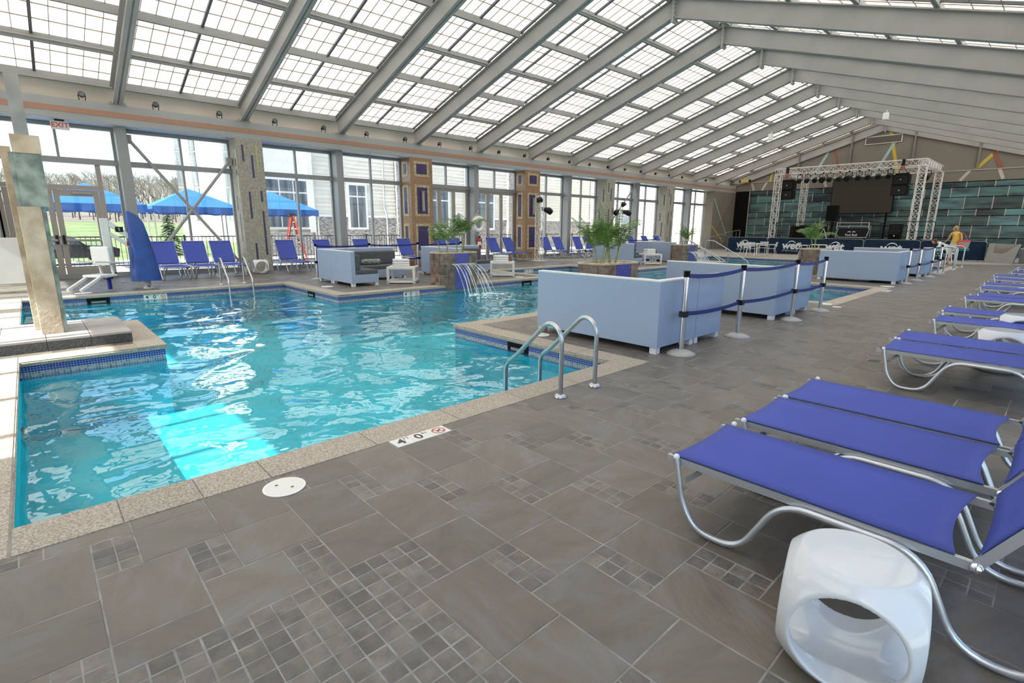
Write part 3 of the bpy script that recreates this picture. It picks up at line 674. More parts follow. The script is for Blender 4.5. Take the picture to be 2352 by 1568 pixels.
for k in range(-2, 11):
    y0 = YK(k) + off.get(k, 0) + half.get(k, 0.13); y1 = YK(k + 1) + off.get(k + 1, 0) - half.get(k + 1, 0.13)
    if k == 10: y1 = 37.8
    wn += 1
    o = struct('window_%d' % wn)
    member(o, 'head_rail', y0, y1, 4.14, 4.24)
    member(o, 'transom', y0, y1, 3.19, 3.34, d=(0.12, 0.08)); member(o, 'sill', y0, y1, 0, 0.13)
    for y in (y0, y1 - 0.06): member(o, 'jamb', y, y + 0.06, 0.13, 4.14)
    ym = (y0 + y1) / 2
    if k == -1: ym = 0.95
    member(o, 'mullion', ym - 0.03, ym + 0.03, 3.34, 4.14)
    pane(o, y0 + 0.06, ym - 0.03, 3.34, 4.14); pane(o, ym + 0.03, y1 - 0.06, 3.34, 4.14)
    if k == -1:
        pass
    elif k in (3, 4):
        n = 3; wd = (y1 - y0 - 0.12) / n
        for q in range(n):
            d = tag(empty('door_%d' % (2 + (k - 3) * 3 + q + 1)), kind='structure'); a = y0 + 0.06 + q * wd; b = a + wd
            for s0, s1 in ((a, a + 0.09), (b - 0.09, b)): MB().box(XW - 0.09, XW, s0, s1, 0.02, 3.18).build('stile', 'door_frame', d)
            MB().box(XW - 0.09, XW, a + 0.09, b - 0.09, 3.06, 3.18).build('top_rail', 'door_frame', d); MB().box(XW - 0.09, XW, a + 0.09, b - 0.09, 0.02, 0.22).build('bottom_rail', 'door_frame', d)
            MB().box(XW - 0.05, XW - 0.042, a + 0.09, b - 0.09, 0.22, 3.06).build('pane', 'window_glass', d)
            MB().box(XW, XW + 0.04, b - 0.06, b - 0.03, 1.0, 1.25).build('handle', 'steel_dark', d)
    else:
        member(o, 'mullion', ym - 0.03, ym + 0.03, 0.13, 3.19)
        pane(o, y0 + 0.06, ym - 0.03, 0.13, 3.19); pane(o, ym + 0.03, y1 - 0.06, 0.13, 3.19)
# entrance doors in the left bay
o = struct('window_14')
for a, b in ((-0.46, -0.34), (1.70, 1.82)): member(o, 'door_jamb', a, b, 0, 3.19, 'door_frame')
member(o, 'door_head', -0.34, 1.70, 2.48, 2.60, 'door_frame'); pane(o, -0.34, 1.70, 2.60, 3.19); pane(o, 1.82, 2.18, 0.13, 3.19); 
for n_, (a, b) in enumerate(((-0.34, 0.68), (0.68, 1.70))):
    d = tag(empty('door_%d' % (n_ + 1)), kind='structure'); a += 0.01; b -= 0.01
    for s0, s1 in ((a, a + 0.13), (b - 0.13, b)): MB().box(XW - 0.07, XW - 0.01, s0, s1, 0.01, 2.47).build('stile', 'door_frame', d)
    MB().box(XW - 0.07, XW - 0.01, a + 0.13, b - 0.13, 2.30, 2.47).build('top_rail', 'door_frame', d); MB().box(XW - 0.07, XW - 0.01, a + 0.13, b - 0.13, 0.01, 0.30).build('bottom_rail', 'door_frame', d)
    MB().box(XW - 0.045, XW - 0.037, a + 0.13, b - 0.13, 0.30, 2.30).build('pane', 'window_glass', d)
    MB().tube([(XW + 0.06, a + 0.1, 1.08), (XW + 0.06, b - 0.05, 1.08)], 0.035, 10).build('push_bar', 'steel_grey', d)
    e = a + 0.065 if n_ else b - 0.065
    MB().box(XW - 0.01, XW + 0.05, e - 0.03, e + 0.03, 0.98, 1.22).build('latch_plate', 'black_plastic', d)
    MB().box(XW - 0.01, XW + 0.05, (a + b) / 2 - 0.1, b - 0.16, 2.36, 2.43).build('door_closer', 'steel_grey', d)
# diagonal wind braces
for n_, (p, q, nm) in enumerate((((2.55, 3.95), (5.15, 0.35), 'falling to the right in the left window bay'), ((5.17, 3.55), (3.1, 0.9), 'rising to the right in the left window bay'), ((28.3, 4.15), (25.9, 1.9), 'rising to the post behind the lamp tripod'), ((25.9, 1.9), (26.6, 0.6), 'short lower strut behind the second palm'))):
    t = thing('wind_brace', 'diagonal steel wind brace ' + nm, 'brace', (XW + 0.25, p[0], 0), 0, 'steel wind braces')
    MB().tube([(0, 0, p[1]), (0, q[0] - p[0], q[1])], 0.045, 8).build('rod', 'steel_grey', t); 
    MB().box(-0.1, 0.03, -0.08, 0.08, p[1] - 0.12, p[1] + 0.12).build('gusset', 'steel_grey', t)
# right and back walls (outside the frame, they close the hall and let the sun in behind the camera)
wall_right = struct('wall_right')
mb = MB().box(0.0, 0.62, -4.2, 41.4, 4.255, 4.77).box(0.62, 0.80, -4.2, 41.4, 4.235, 5.44)
mb.build('ledge_beam', 'fascia_grey', wall_right)
mb = MB()
for k in range(-2, 13):
    y = YK(k); mb.box(0.45, 0.75, y - 0.13, y + 0.13, 0, 4.24)
    mb.box(0.68, 0.75, y + 1.59, y + 1.65, 0, 4.24)
mb.box(0.65, 0.75, -4.2, 41.4, 0, 0.13); mb.box(0.65, 0.75, -4.2, 41.4, 3.2, 3.34); mb.build('window_frames', 'alu_frame', wall_right)
MB().box(0.70, 0.706, -4.2, 41.4, 0.13, 4.24).build('glazing', 'window_glass', wall_right)
wall_back = struct('wall_back')
YB = -4.2
mb = MB(); x = -19.4
while x < 0.8:
    mb.box(x - 0.05, x + 0.05, YB - 0.06, YB + 0.06, 0, 4.24); x += 1.12
for x in (-16, -12.5, -9.9): mb.box(x - 0.3, x + 0.3, YB - 0.1, YB + 0.1, 0, 4.24)
mb.box(-4.35, 0.8, YB - 0.1, YB + 0.1, 0, 4.24)
mb.box(-19.45, 0.8, YB - 0.06, YB + 0.06, 0, 0.15); mb.box(-19.45, 0.8, YB - 0.06, YB + 0.06, 2.0, 2.12); mb.build('window_frames', 'alu_frame', wall_back)
fix_normals(MB().prism([(-19.45, 4.24), (0.8, 4.24), (0.8, 5.3), (RX, 8.5), (-19.45, 5.3)], 'y', YB - 0.1, YB).build('gable', 'beige_paint', wall_back))
MB().box(-19.4, 0.75, YB - 0.005, YB + 0.005, 0.15, 4.24).build('glazing', 'window_glass', wall_back)
# ------------------------------------------------------------------ stage end wall
YE = 41.4
wall_stage = struct('wall_stage')
fix_normals(MB().prism([(-19.3, 4.98), (0.8, 4.98), (0.8, 5.3), (RX, 8.6), (-19.3, 5.3)], 'y', YE, YE + 0.2).build('gable', 'taupe_wall', wall_stage))
MB().box(-19.3, 0.8, YE - 0.06, YE + 0.2, 4.36, 4.98).build('band_beam', 'taupe_wall', wall_stage)
MB().box(-19.3, 0.8, YE - 0.10, YE, 4.965, 5.0).build('band_cap', 'pale_strip', wall_stage)
MB().box(-19.3, 0.8, YE + 0.02, YE + 0.2, 0, 4.36).build('backing', 'black_matte', wall_stage)
rows = [(4.02, 4.33), (3.46, 4.0), (2.75, 3.44), (2.37, 2.73), (1.80, 2.35), (1.08, 1.78), (0.60, 1.06), (0.02, 0.58)]
for r, (z0, z1) in enumerate(rows):
    shift = (0.0, 0.62, 0.05, 0.66, 0.02, 0.60, 0.1, 0.5)[r]
    x = -17.57 - 1.27 + shift; first = True
    while x < 0.6:
        a, b = max(x, -17.57), min(x + 1.27, 0.8)
        if b - a > 0.1:
            MB().box(a + 0.022, b - 0.022, YE - 0.03, YE + 0.02, z0 + 0.012, z1 - 0.012).build('glass_tile', 'glass_tile', wall_stage)
            MB().box(b - 0.018, b + 0.018, YE - 0.035, YE + 0.03, z0 - 0.01, z1 + 0.01).build('joint_strip', 'pale_strip', wall_stage)
        x += 1.27
MB().box(-17.62, -17.57, YE - 0.05, YE + 0.02, 0.0, 4.36).build('end_strip', 'pale_strip', wall_stage)
for x in (-14.31, -11.13, -7.7, -4.54): 
    ztop = zlow(x) + RD
    MB().box(x - 0.05, x + 0.05, YE - 0.12, YE - 0.02, 5.0, ztop).build('wind_post', 'taupe_wall', wall_stage)
for nm, mt, p, q, w in (('aqua_stripe', 'stripe_aqua', (-12.51, 6.72), (-13.38, 5.0), 0.16), ('rust_stripe', 'stripe_rust', (-12.13, 6.87), (-11.6, 5.0), 0.14), ('yellow_stripe', 'stripe_yellow', (-9.08, 7.7), (-8.36, 5.0), 0.17), ('aqua_stripe', 'stripe_aqua', (-8.5, 7.6), (-9.65, 5.0), 0.16), ('yellow_stripe', 'stripe_yellow', (-16.1, 5.6), (-16.2, 5.0), 0.14), ('yellow_stripe', 'stripe_yellow', (-3.78, 6.03), (-4.6, 5.0), 0.18), ('rust_stripe', 'stripe_rust', (-3.98, 6.05), (-3.5, 5.0), 0.2)):
    yo = YE - 0.003 - (0.003 if 'aqua' in nm else 0.006 if 'rust' in nm else 0)
    MB().bar((p[0], yo, p[1]), (q[0], yo, q[1]), w, 0.012, up=(0, 1, 0)).build(nm, mt, wall_stage)
for p, q in (((-4.83, 4.96), (-5.21, 4.40)), ((-3.55, 4.96), (-3.31, 4.40)), ((-12.6, 4.96), (-12.35, 4.40)), ((-17.5, 4.96), (-17.3, 4.38)), ((-16.4, 4.96), (-16.7, 4.38))):
    MB().bar((p[0], YE - 0.063, p[1]), (q[0], YE - 0.063, q[1]), 0.16, 0.012, up=(0, 1, 0)).build('pale_stripe', 'pale_strip', wall_stage)
t = thing('air_grille', 'long framed air grille high on the stage gable', 'vent', (-9.39, YE - 0.03, 7.2))
MB().box(-1.0, 1.0, -0.03, 0.02, -0.25, 0.25).build('frame', 'trim_white', t)
MB().box(-0.95, 0.95, -0.04, 0.0, -0.20, 0.20).build('louvre_backing', 'vent_grille', t)
for i in range(10): MB().box(-0.95, 0.95, -0.05, -0.03, -0.19 + i * 0.04, -0.175 + i * 0.04).build('louvre', 'vent_grille', t)
# ------------------------------------------------------------------ sun loungers
def make_lounger():
    t = thing('sun_lounger', 'x', 'sun lounger')
    Wd = 0.30; ZB = 0.345; SL = 1.17
    for s in (-1, 1):
        y = s * Wd
        MB().bar((-0.035, y, ZB), (SL, y, ZB), 0.022, 0.034).build('side_rail', 'alu_tube', t)
        leg = fillet([(0.025, y * 1.095, ZB + 0.02), (0.075, y * 1.095, 0.13), (0.16, y * 1.095, 0.018), (0.37, y * 1.095, 0.018), (0.53, y * 1.095, ZB - 0.014), (1.02, y * 1.095, ZB - 0.014), (1.16, y * 1.095, 0.018), (1.38, y * 1.095, 0.018), (1.47, y * 1.095, 0.26)], 0.11, 6)
        MB().tube(leg, 0.0155, 8).build('leg', 'alu_tube', t)
        MB().ball((0.025, y * 1.095, ZB + 0.028), 0.017, 8).build('leg_cap', 'white_cap', t)
        MB().bar((0.07, y, 0.25), (0.16, y * 0.75, ZB - 0.01), 0.02, 0.02).build('corner_brace', 'steel_dark', t)
        MB().ball((SL, y * 1.03, ZB), 0.022, 8).build('hinge_bolt', 'chrome', t)
    ang = radians(60); bl = 0.80; hx, hz = SL - 0.005, ZB
    ex, ez = hx + bl * cos(ang), hz + bl * sin(ang)
    bf = MB()
    for s in (-1, 1): bf.bar((hx, s * Wd, hz), (ex, s * Wd, ez), 0.022, 0.034, up=(-sin(ang), 0, cos(ang)))
    bf.tube([(ex, -Wd, ez), (ex, Wd, ez)], 0.014, 8); bf.build('back_frame', 'alu_tube', t)
    pr = MB()
    for s in (-1, 1): pr.tube([(hx + 0.42 * cos(ang), s * (Wd - 0.03), hz + 0.42 * sin(ang)), (1.42, s * (Wd - 0.03), 0.24)], 0.009, 6)
    pr.tube([(1.42, -Wd, 0.24), (1.42, Wd, 0.24)], 0.009, 6); pr.build('back_support', 'alu_tube', t)
    for q in (0.16, 0.85): MB().tube([(q, -Wd, ZB - 0.02), (q, Wd, ZB - 0.02)], 0.012, 8).build('cross_bar', 'alu_tube', t)
    def sling(p0, p1, sag, nrm, endcut):
        n, m = 14, 8; vs = []; fs = []
        for lay_ in (0, 1):
            for i in range(n + 1):
                for j in range(m + 1):
                    u, v = i / n, 2 * j / m - 1
                    p = Vector(p0).lerp(Vector(p1), u)
                    # the free ends of the cloth are cut in a shallow curve
                    e = endcut * (1 - v * v) * (1 if u > 0.5 else -0.25) * (abs(2 * u - 1) ** 6)
                    p = p - (Vector(p1) - Vector(p0)).normalized() * e
                    d = -sag * (1 - v * v) * (1 - (2 * u - 1) ** 4 * 0.4)
                    vs.append(p + Vector((0, v * (Wd + 0.004), 0)) + Vector(nrm) * (d + (0.004 if lay_ == 0 else 0)))
        K = (n + 1) * (m + 1)
        for i in range(n):
            for j in range(m):
                a = i * (m + 1) + j; q = (a, a + m + 1, a + m + 2, a + 1)
                fs.append(q); fs.append(tuple(k + K for k in q[::-1]))
        for i in range(n):
            for j in (0, m): a = i * (m + 1) + j; b = a + m + 1; fs.append((a, b, b + K, a + K))
        for j in range(m):
            for i in (0, n): a = i * (m + 1) + j; fs.append((a, a + 1, a + 1 + K, a + K))
        return MB().add(vs, fs, True)
    sling((-0.01, 0, ZB + 0.022), (SL - 0.06, 0, ZB + 0.022), 0.018, (0, 0, 1), 0.035).build('seat_sling', 'sling_blue', t)
    o = sling((hx + 0.05 * cos(ang), 0, hz + 0.05 * sin(ang)), (ex - 0.005, 0, ez - 0.005), 0.015, (-sin(ang), 0, cos(ang)), 0.0)
    o.v = [tuple(Vector(v) + Vector((-sin(ang), 0, cos(ang))) * 0.02) for v in o.v]
    o.build('back_sling', 'sling_blue', t)
    return t
proto = make_lounger()
RIGHT_ROW = [(2.58, -1.215, 0), (3.345, -1.205, 0.0), (4.005, -1.20, 0.0), (6.30, -1.115, 0.0), (6.98, -1.15, 0.0), (8.72, -1.08, 0.0), (9.80, -1.14, 0.0), (11.94, -1.13, 0.0), (12.66, -1.03, 0.0), (14.25, -1.15, 0.0), (15.45, -1.19, 0.0), (17.2, -1.17, 0.0), (18.5, -1.28, 0), (20.3, -1.06, 0.0), (22.6, -1.06, 0.0)]
rlab = ['blue sling lounger nearest the camera, behind the white cube stool', 'blue sling lounger in the middle of the nearest three on the right', 'blue sling lounger farthest back of the nearest three on the right']
for i, (y, x, rz) in enumerate(RIGHT_ROW):
    lb = rlab[i] if i < 3 else 'blue sling lounger on the right, %s of its row counted from the camera' % ORD[i]
    if i == 0:
        o = proto; o.location = (x, y, 0.0); o.rotation_euler.z = rz; o['label'] = lb; o['group'] = 'loungers along the right-hand side'
    else: dup(proto, (x, y, 0.0), rz, lb, 'loungers along the right-hand side')
LEFT_ROW = [2.98, 3.76, 4.52, 6.52, 7.88, 9.40, 11.27, 13.05, 13.9, 16.08, 17.08, 19.68, 20.56, 22.15, 23.1, 27.28, 28.88, 30.26]
for i, y in enumerate(LEFT_ROW):
    xh = -17.22 if i > 2 else -17.0
    dup(proto, (xh, y, 0.0), pi + random.uniform(-0.04, 0.04), 'blue sling lounger at the window wall, %s from the left' % ('first' if i == 0 else ORD[i]), 'loungers along the window wall')
# ------------------------------------------------------------------ white cube stools with round holes
def bool_stool():
    def tmp(mb): 
        o = mb.build('tmp_part', 'gloss_white'); fix_normals(o); return o
    h = 0.218
    body = tmp(MB().box(-h, h, -h, h, 0, 0.45))
    def sph(rx, rz):
        me_ = bpy.data.meshes.new('tmp_ball'); bm_ = bmesh.new(); bmesh.ops.create_uvsphere(bm_, u_segments=48, v_segments=32, radius=1.0)
        for v in bm_.verts: v.co = Vector((v.co.x * rx, v.co.y * rx, v.co.z * rz + 0.225))
        bm_.to_mesh(me_); bm_.free(); return place('tmp_ball', me_)
    def cyl(axis):
        me_ = bpy.data.meshes.new('tmp_cyl'); bm_ = bmesh.new(); bmesh.ops.create_cone(bm_, cap_ends=True, segments=48, radius1=0.172, radius2=0.172, depth=1.0)
        bmesh.ops.rotate(bm_, verts=bm_.verts, matrix=Matrix.Rotation(pi / 2, 3, axis)); bmesh.ops.translate(bm_, verts=bm_.verts, vec=(0, 0, 0.22)); bm_.to_mesh(me_); bm_.free(); return place('tmp_cyl', me_)
    outer = sph(0.286, 0.286); inner = sph(0.258, 0.196); ca, cb = cyl('X'), cyl('Y')
    for op, ob in (('INTERSECT', outer), ('DIFFERENCE', inner), ('DIFFERENCE', ca), ('DIFFERENCE', cb)):
        m = body.modifiers.new('cut', 'BOOLEAN'); m.operation = op; m.object = ob; m.solver = 'EXACT'
    r = body.modifiers.new('soft', 'REMESH'); r.mode = 'VOXEL'; r.voxel_size = 0.006; r.use_smooth_shade = True
    s_ = body.modifiers.new('smooth', 'SMOOTH'); s_.factor = 0.5; s_.iterations = 6
    me = bpy.data.meshes.new_from_object(body.evaluated_get(bpy.context.evaluated_depsgraph_get()))
    for ob in (body, outer, inner, ca, cb): bpy.data.objects.remove(ob)
    me.materials.clear(); me.materials.append(MATS['gloss_white']); me.name = 'cube_stool'
    for p in me.polygons: p.use_smooth = True
    return me
stool_me = bool_stool()
for (x, y, rz, sc, lb) in ((-0.325, 1.915, radians(12), 0.93, 'glossy white cube stool with round holes in the right foreground'), (-0.35, 7.62, 0.2, 1.0, 'glossy white cube stool beside the fifth lounger on the right'), (-0.28, 9.20, 0.1, 1.0, 'glossy white cube stool beside the sixth lounger on the right'), (-17.83, 5.42, -0.12, 1.0, 'white cube stool at the foot of the left concrete column'), (-17.3, 21.3, 0.4, 1.0, 'white cube stool between loungers by the far windows')):
    o = place('cube_stool', stool_me, None, (x, y, 0.001), rz); o.scale = (sc, sc, sc); tag(o, lb, 'stool', 'white cube stools')
# ------------------------------------------------------------------ sofas
def sofa(name, label, x0, x1, y0, y1, backs, arms='', seat=True, group='sectional sofas on the pool islands', cat='sofa'):
    """sectional module; backs/arms: letters n(-y) f(+y) l(-x) r(+x) for full-height and low panels"""
    t = thing(name, label, cat, ((x0 + x1) / 2, (y0 + y1) / 2, 0), 0, group)
    w, d = (x1 - x0) / 2, (y1 - y0) / 2; T = 0.11; HB = 0.895
    MB().bbox(-w + 0.004, w - 0.004, -d + 0.004, d - 0.004, 0.085, 0.30, 0.008).build('base', 'weave', t)
    spans = {'n': (-w, w, -d, -d + T), 'f': (-w, w, d - T, d), 'l': (-w, -w + T, -d, d), 'r': (w - T, w, -d, d)}
    a, b, c, e = -w + 0.01, w - 0.01, -d + 0.01, d - 0.01
    for k in backs:
        p = list(spans[k])
        if k in 'lr' and 'n' in backs: p[2] += T
        MB().bbox(*p, 0.08, HB - 0.02, 0.006).build('back_panel', 'weave', t)
        MB().bbox(*p, HB - 0.02, HB + 0.006, 0.008).build('top_edge', 'weave_trim', t)
        if k == 'n': c += T
        if k == 'f': e -= T
        if k == 'l': a += T
        if k == 'r': b -= T
    MB().bbox(a, b, c, e, 0.30, 0.415, 0.03).build('seat_cushion', 'cushion_grey', t)
    for k in backs:
        q = {'n': (a + 0.02, b - 0.02, c, c + 0.16), 'f': (a + 0.02, b - 0.02, e - 0.16, e), 'l': (a, a + 0.16, c + 0.02, e - 0.02), 'r': (b - 0.16, b, c + 0.02, e - 0.02)}[k]
        if len(backs) > 1 and k in 'lr': q = (q[0], q[1], q[2] + 0.16, q[3])
        MB().bbox(*q, 0.41, 0.80, 0.045).build('back_cushion', 'cushion_grey', t)
    for sx in (-1, 1):
        for sy in (-1, 1): MB().box(sx * (w - 0.06) - 0.045, sx * (w - 0.06) + 0.045, sy * (d - 0.06) - 0.045, sy * (d - 0.06) + 0.045, 0, 0.09).build('foot', 'weave_trim', t)
    return t
for i, y0 in enumerate((5.40, 9.02, 17.80, 21.40)):
    nm = ('nearest', 'second', 'third', 'farthest')[i]
    sofa('sofa', 'pale blue woven corner sofa with high back, %s on the right side of the pool' % nm, -5.25 if i != 1 else -5.3, -3.23, y0, y0 + 0.93, 'nr')
    sofa('sofa_module', 'short woven sofa module behind the rope barrier, %s on the right' % nm, -4.1, -3.23, y0 + 0.94, y0 + 1.66, 'r')
for i, y0 in enumerate((5.90, 9.32, 18.25, 21.62)):
    nm = ('nearest', 'second', 'third', 'farthest')[i]
    sofa('sofa_corner', 'woven corner sofa module on the window side, %s along the pool' % nm, -14.4, -13.53, y0, y0 + 0.80, 'nl')
    sofa('sofa_module', 'woven sofa module with open end on the window side, %s along the pool' % nm, -13.525, -12.33, y0, y0 + 0.76, 'n')
    sofa('sofa_bench', 'woven sofa bench with grey cushions, %s on the window side' % nm, -14.4, -13.55, y0 + 0.81, y0 + 2.35, 'l')
t = thing('bolster_pillow', 'patterned green bolster pillow on the grey sofa cushions', 'pillow', (-13.95, 7.3, 0.50), 0.0)
MB().tube([(0.0, -0.30, 0), (0.0, -0.27, 0), (0.0, 0.27, 0), (0.0, 0.30, 0)], [0.04, 0.085, 0.085, 0.04], 14).build('bolster', 'pillow_pattern', t)
# ------------------------------------------------------------------ white side tables with towels
def cube_table(x, y, rz, lb, towel_lb, menu_lb):
    t = thing('side_table', lb, 'side table', (x, y, 0.0), rz, 'white cube tables'); h = 0.385
    MB().bbox(-h, h, -h, h, 0.385, 0.445, 0.004).build('table_top', 'satin_white', t)
    MB().bbox(-h, h, -h, h, 0.02, 0.075, 0.004).build('bottom_shelf', 'satin_white', t)
    for sx in (-1, 1):
        for sy in (-1, 1): MB().box(sx * (h - 0.035) - 0.035, sx * (h - 0.035) + 0.035, sy * (h - 0.035) - 0.035, sy * (h - 0.035) + 0.035, 0.0, 0.39).build('leg', 'satin_white', t)
    k = thing('towel_stack', towel_lb, 'towels', (x - 0.05, y - 0.02, 0.446), rz + 0.3, 'stacks of white towels')
    for q in range(3): MB().bbox(-0.22, 0.22, -0.15, 0.15, q * 0.066, q * 0.066 + 0.064, 0.025).build('towel', 'towel_white', k)
    m = thing('menu_holder', menu_lb, 'menu holder', (x + 0.02, y + 0.27, 0.446), rz + 0.6)
    MB().prism([(-0.05, 0), (0.05, 0), (0.012, 0.15), (-0.012, 0.15)], 'x', -0.09, 0.09).build('cards', 'menu_brown', m)
    MB().box(-0.1, 0.1, -0.06, 0.06, 0, 0.008).build('foot', 'menu_brown', m)
cube_table(-12.55, 7.52, radians(50), 'white open cube table before the sofa with the patterned pillow', 'folded white towels on the table left of the waterfall', 'brown menu holder on the table left of the waterfall')
cube_table(-12.35, 11.05, radians(48), 'white open cube table right of the waterfall planter', 'folded white towels on the table right of the waterfall', 'brown menu holder on the table right of the waterfall')
cube_table(-12.35, 19.65, radians(50), 'white open cube table behind the second palm planter', 'folded white towels on the farthest white table', 'brown menu holder on the farthest white table')
# ------------------------------------------------------------------ rope barrier posts
def stanchion(x, y, lb, nxt=None, low=True):
    t = thing('barrier_post', lb, 'stanchion', (x, y, 0), 0, 'rope barrier posts')
    MB().lathe([(0.17, 0), (0.172, 0.012), (0.10, 0.045), (0.04, 0.06), (0.0, 0.06)], n=24).build('base', 'base_grey', t)
    MB().lathe([(0.031, 0.05), (0.031, 0.95)], n=14).build('pole', 'chrome', t)
    MB().lathe([(0.036, 0.94), (0.036, 1.0), (0.04, 1.0), (0.04, 1.015), (0.0, 1.018)], n=14).build('belt_head', 'black_plastic', t)
    MB().box(-0.04, 0.04, -0.045, 0.045, 0.46, 0.53).build('belt_clip', 'black_plastic', t)
    if nxt:
        for z in ((0.955, 0.50) if low else (0.955,)):
            mb = MB(); n = 10; dx, dy = nxt[0] - x, nxt[1] - y
            vs = []; fs = []
            for i in range(n + 1):
                u = i / n; sag = -0.035 * (1 - (2 * u - 1) ** 2)
                for q in (-0.0012, 0.0012):
                    vs += [(dx * u + q, dy * u, z + sag - 0.025), (dx * u + q, dy * u, z + sag + 0.025)]
            for i in range(n):
                a = i * 4; fs += [(a, a + 4, a + 5, a + 1), (a + 2, a + 3, a + 7, a + 6), (a + 1, a + 5, a + 7, a + 3), (a, a + 2, a + 6, a + 4)]
            mb.add(vs, fs).build('belt', 'belt_navy', t)
PR = [(-3.06, 5.68), (-3.05, 7.23), (-3.04, 9.28), (-3.05, 10.76)]
for i, p in enumerate(PR): stanchion(*p, 'chrome barrier post on the right side, %s from the camera' % ORD[i], PR[i + 1] if i < 3 else None)
PR2 = [(-3.07, 18.2), (-3.05, 19.58), (-3.03, 21.55), (-3.05, 23.15)]
for i, p in enumerate(PR2): stanchion(*p, 'chrome barrier post in the far right row, %s of its four' % ('first', 'second', 'third', 'fourth')[i], PR2[i + 1] if i < 3 else None)
PL = [(-14.85, 6.05), (-14.85, 7.75), (-14.85, 9.5), (-14.85, 11.3)]
for i, p in enumerate(PL): stanchion(*p, 'chrome barrier post behind the window-side sofas, %s from the left' % ('first', 'second', 'third', 'fourth')[i], PL[i + 1] if i < 3 else None)
PL2 = [(-14.85, 18.3), (-14.85, 21.0), (-14.85, 24.0)]
for i, p in enumerate(PL2): stanchion(*p, 'chrome barrier post behind the far window-side sofas, %s of three' % ('first', 'second', 'third')[i], PL2[i + 1] if i < 2 else None)
# ------------------------------------------------------------------ pool ladders and rails
def ladder(x, y0, y1, sx, lb, top=0.64):
    t = thing('pool_ladder', lb, 'ladder', (x, (y0 + y1) / 2, 0), 0, 'pool ladder rails'); h = (y1 - y0) / 2
    for s in (-1, 1):
        p = [(0, s * h, 0), (0, s * h, top - 0.26)]
        for k in range(9):
            a = pi * k / 9 * 0.78; p.append((sx * (0.135 - 0.135 * cos(a)), s * h, top - 0.155 + 0.155 * sin(a)))
        p += fillet([(sx * 0.24, s * h, top - 0.055), (sx * 0.60, s * h, 0.27), (sx * 0.74, s * h, 0.17), (sx * 0.745, s * h, -0.85)], 0.12, 5)[1:]
        MB().tube(p, 0.022, 12).build('rail', 'brushed_steel', t)
        MB().lathe([(0.06, 0.0), (0.06, 0.012), (0.045, 0.028), (0.024, 0.03)], (0, s * h, 0.002), 20).build('flange', 'brushed_steel', t)
    for z in (-0.35, -0.65): MB().box(sx * 0.70 - 0.03, sx * 0.70 + 0.06, -h, h, z, z + 0.025).build('tread', 'satin_white', t)
ladder(-2.945, 3.345, 3.842, -1, 'stainless steel pool ladder on the near coping', 0.66)
ladder(-15.05, 3.56, 4.12, 1, 'stainless steel pool ladder on the far coping by the three loungers', 0.69)
for i, y in enumerate((24.1, 26.3, 26.72, 28.65)):
    t = thing('grab_rail', 'curved steel grab rail at the far right pool edge, %s from the camera' % ORD[i], 'grab rail', (-3.03, y, 0), 0, 'grab rails at the far steps')
    MB().tube(fillet([(0, 0, 0), (0, 0, 0.87), (-0.75, 0, 0.87), (-0.75, 0, -0.4)], 0.16, 6), 0.024, 10).build('rail', 'brushed_steel', t); MB().lathe([(0.055, 0), (0.055, 0.02), (0.025, 0.03)], n=14).build('flange', 'brushed_steel', t)
for i, (xa, y, xb) in enumerate(((-13.35, 26.5, -11.0), (-14.2, 25.6, -11.75), (-14.6, 26.2, -12.3))):
    t = thing('stair_rail', 'long sloping steel handrail into the far pool steps, %s of three' % ('right', 'middle', 'left')[i], 'handrail', (xa, y, 0), 0, 'pool stair handrails')
    L_ = xb - xa
    MB().tube(fillet([(0, 0, 0), (0, 0, 0.90), (0.45, 0, 0.90), (L_, 0, -0.10), (L_, 0, -0.45)], 0.14, 5), 0.024, 10).build('top_rail', 'brushed_steel', t)
    if i < 2: MB().tube([(L_ * 0.55, 0, 0.52), (L_ * 0.55, 0, -0.6)], 0.018, 8).build('post', 'brushed_steel', t)
# ------------------------------------------------------------------ deck lids and depth plaques
for x, y, r, lb in ((-2.93, 0.9, 0.118, 'round white deck lid with two finger holes in the foreground'), (-4.99, 5.22, 0.118, 'round white deck lid in front of the big sofa'), (-12.84, 5.46, 0.15, 'round white deck lid before the window-side sofa'), (-3.25, 17.0, 0.16, 'round white deck lid by the third right-hand sofa'), (-3.28, 11.9, 0.13, 'round white deck lid beyond the second rope barrier post pair'), (-2.99, 11.6, 0.08, 'small pale deck lid beside the larger lid on the right'), (-11.6, 11.1, 0.14, 'round white deck lid before the table right of the waterfall'), (-15.05, 0.75, 0.16, 'round white deck lid left of the pool lift')):
    t = thing('deck_lid', lb, 'deck lid', (x, y, 0.0), 0.7, 'white skimmer lids')
    MB().lathe([(r, 0.0), (r, 0.004), (r - 0.006, 0.006), (0.0, 0.0062)], n=40, smooth=False).build('disc', 'disc_white', t)
    for s in (-1, 1): MB().obox((s * r * 0.42, 0, 0.0065), (r * 0.13, r * 0.13, 0.002), Matrix.Rotation(pi / 4, 3, 'Z')).build('finger_hole', 'ink_dark', t)
    MB().lathe([(r - 0.010, 0.0058), (r - 0.012, 0.0066), (r - 0.014, 0.0066)], n=40).build('rim_line', 'plaque_white', t)
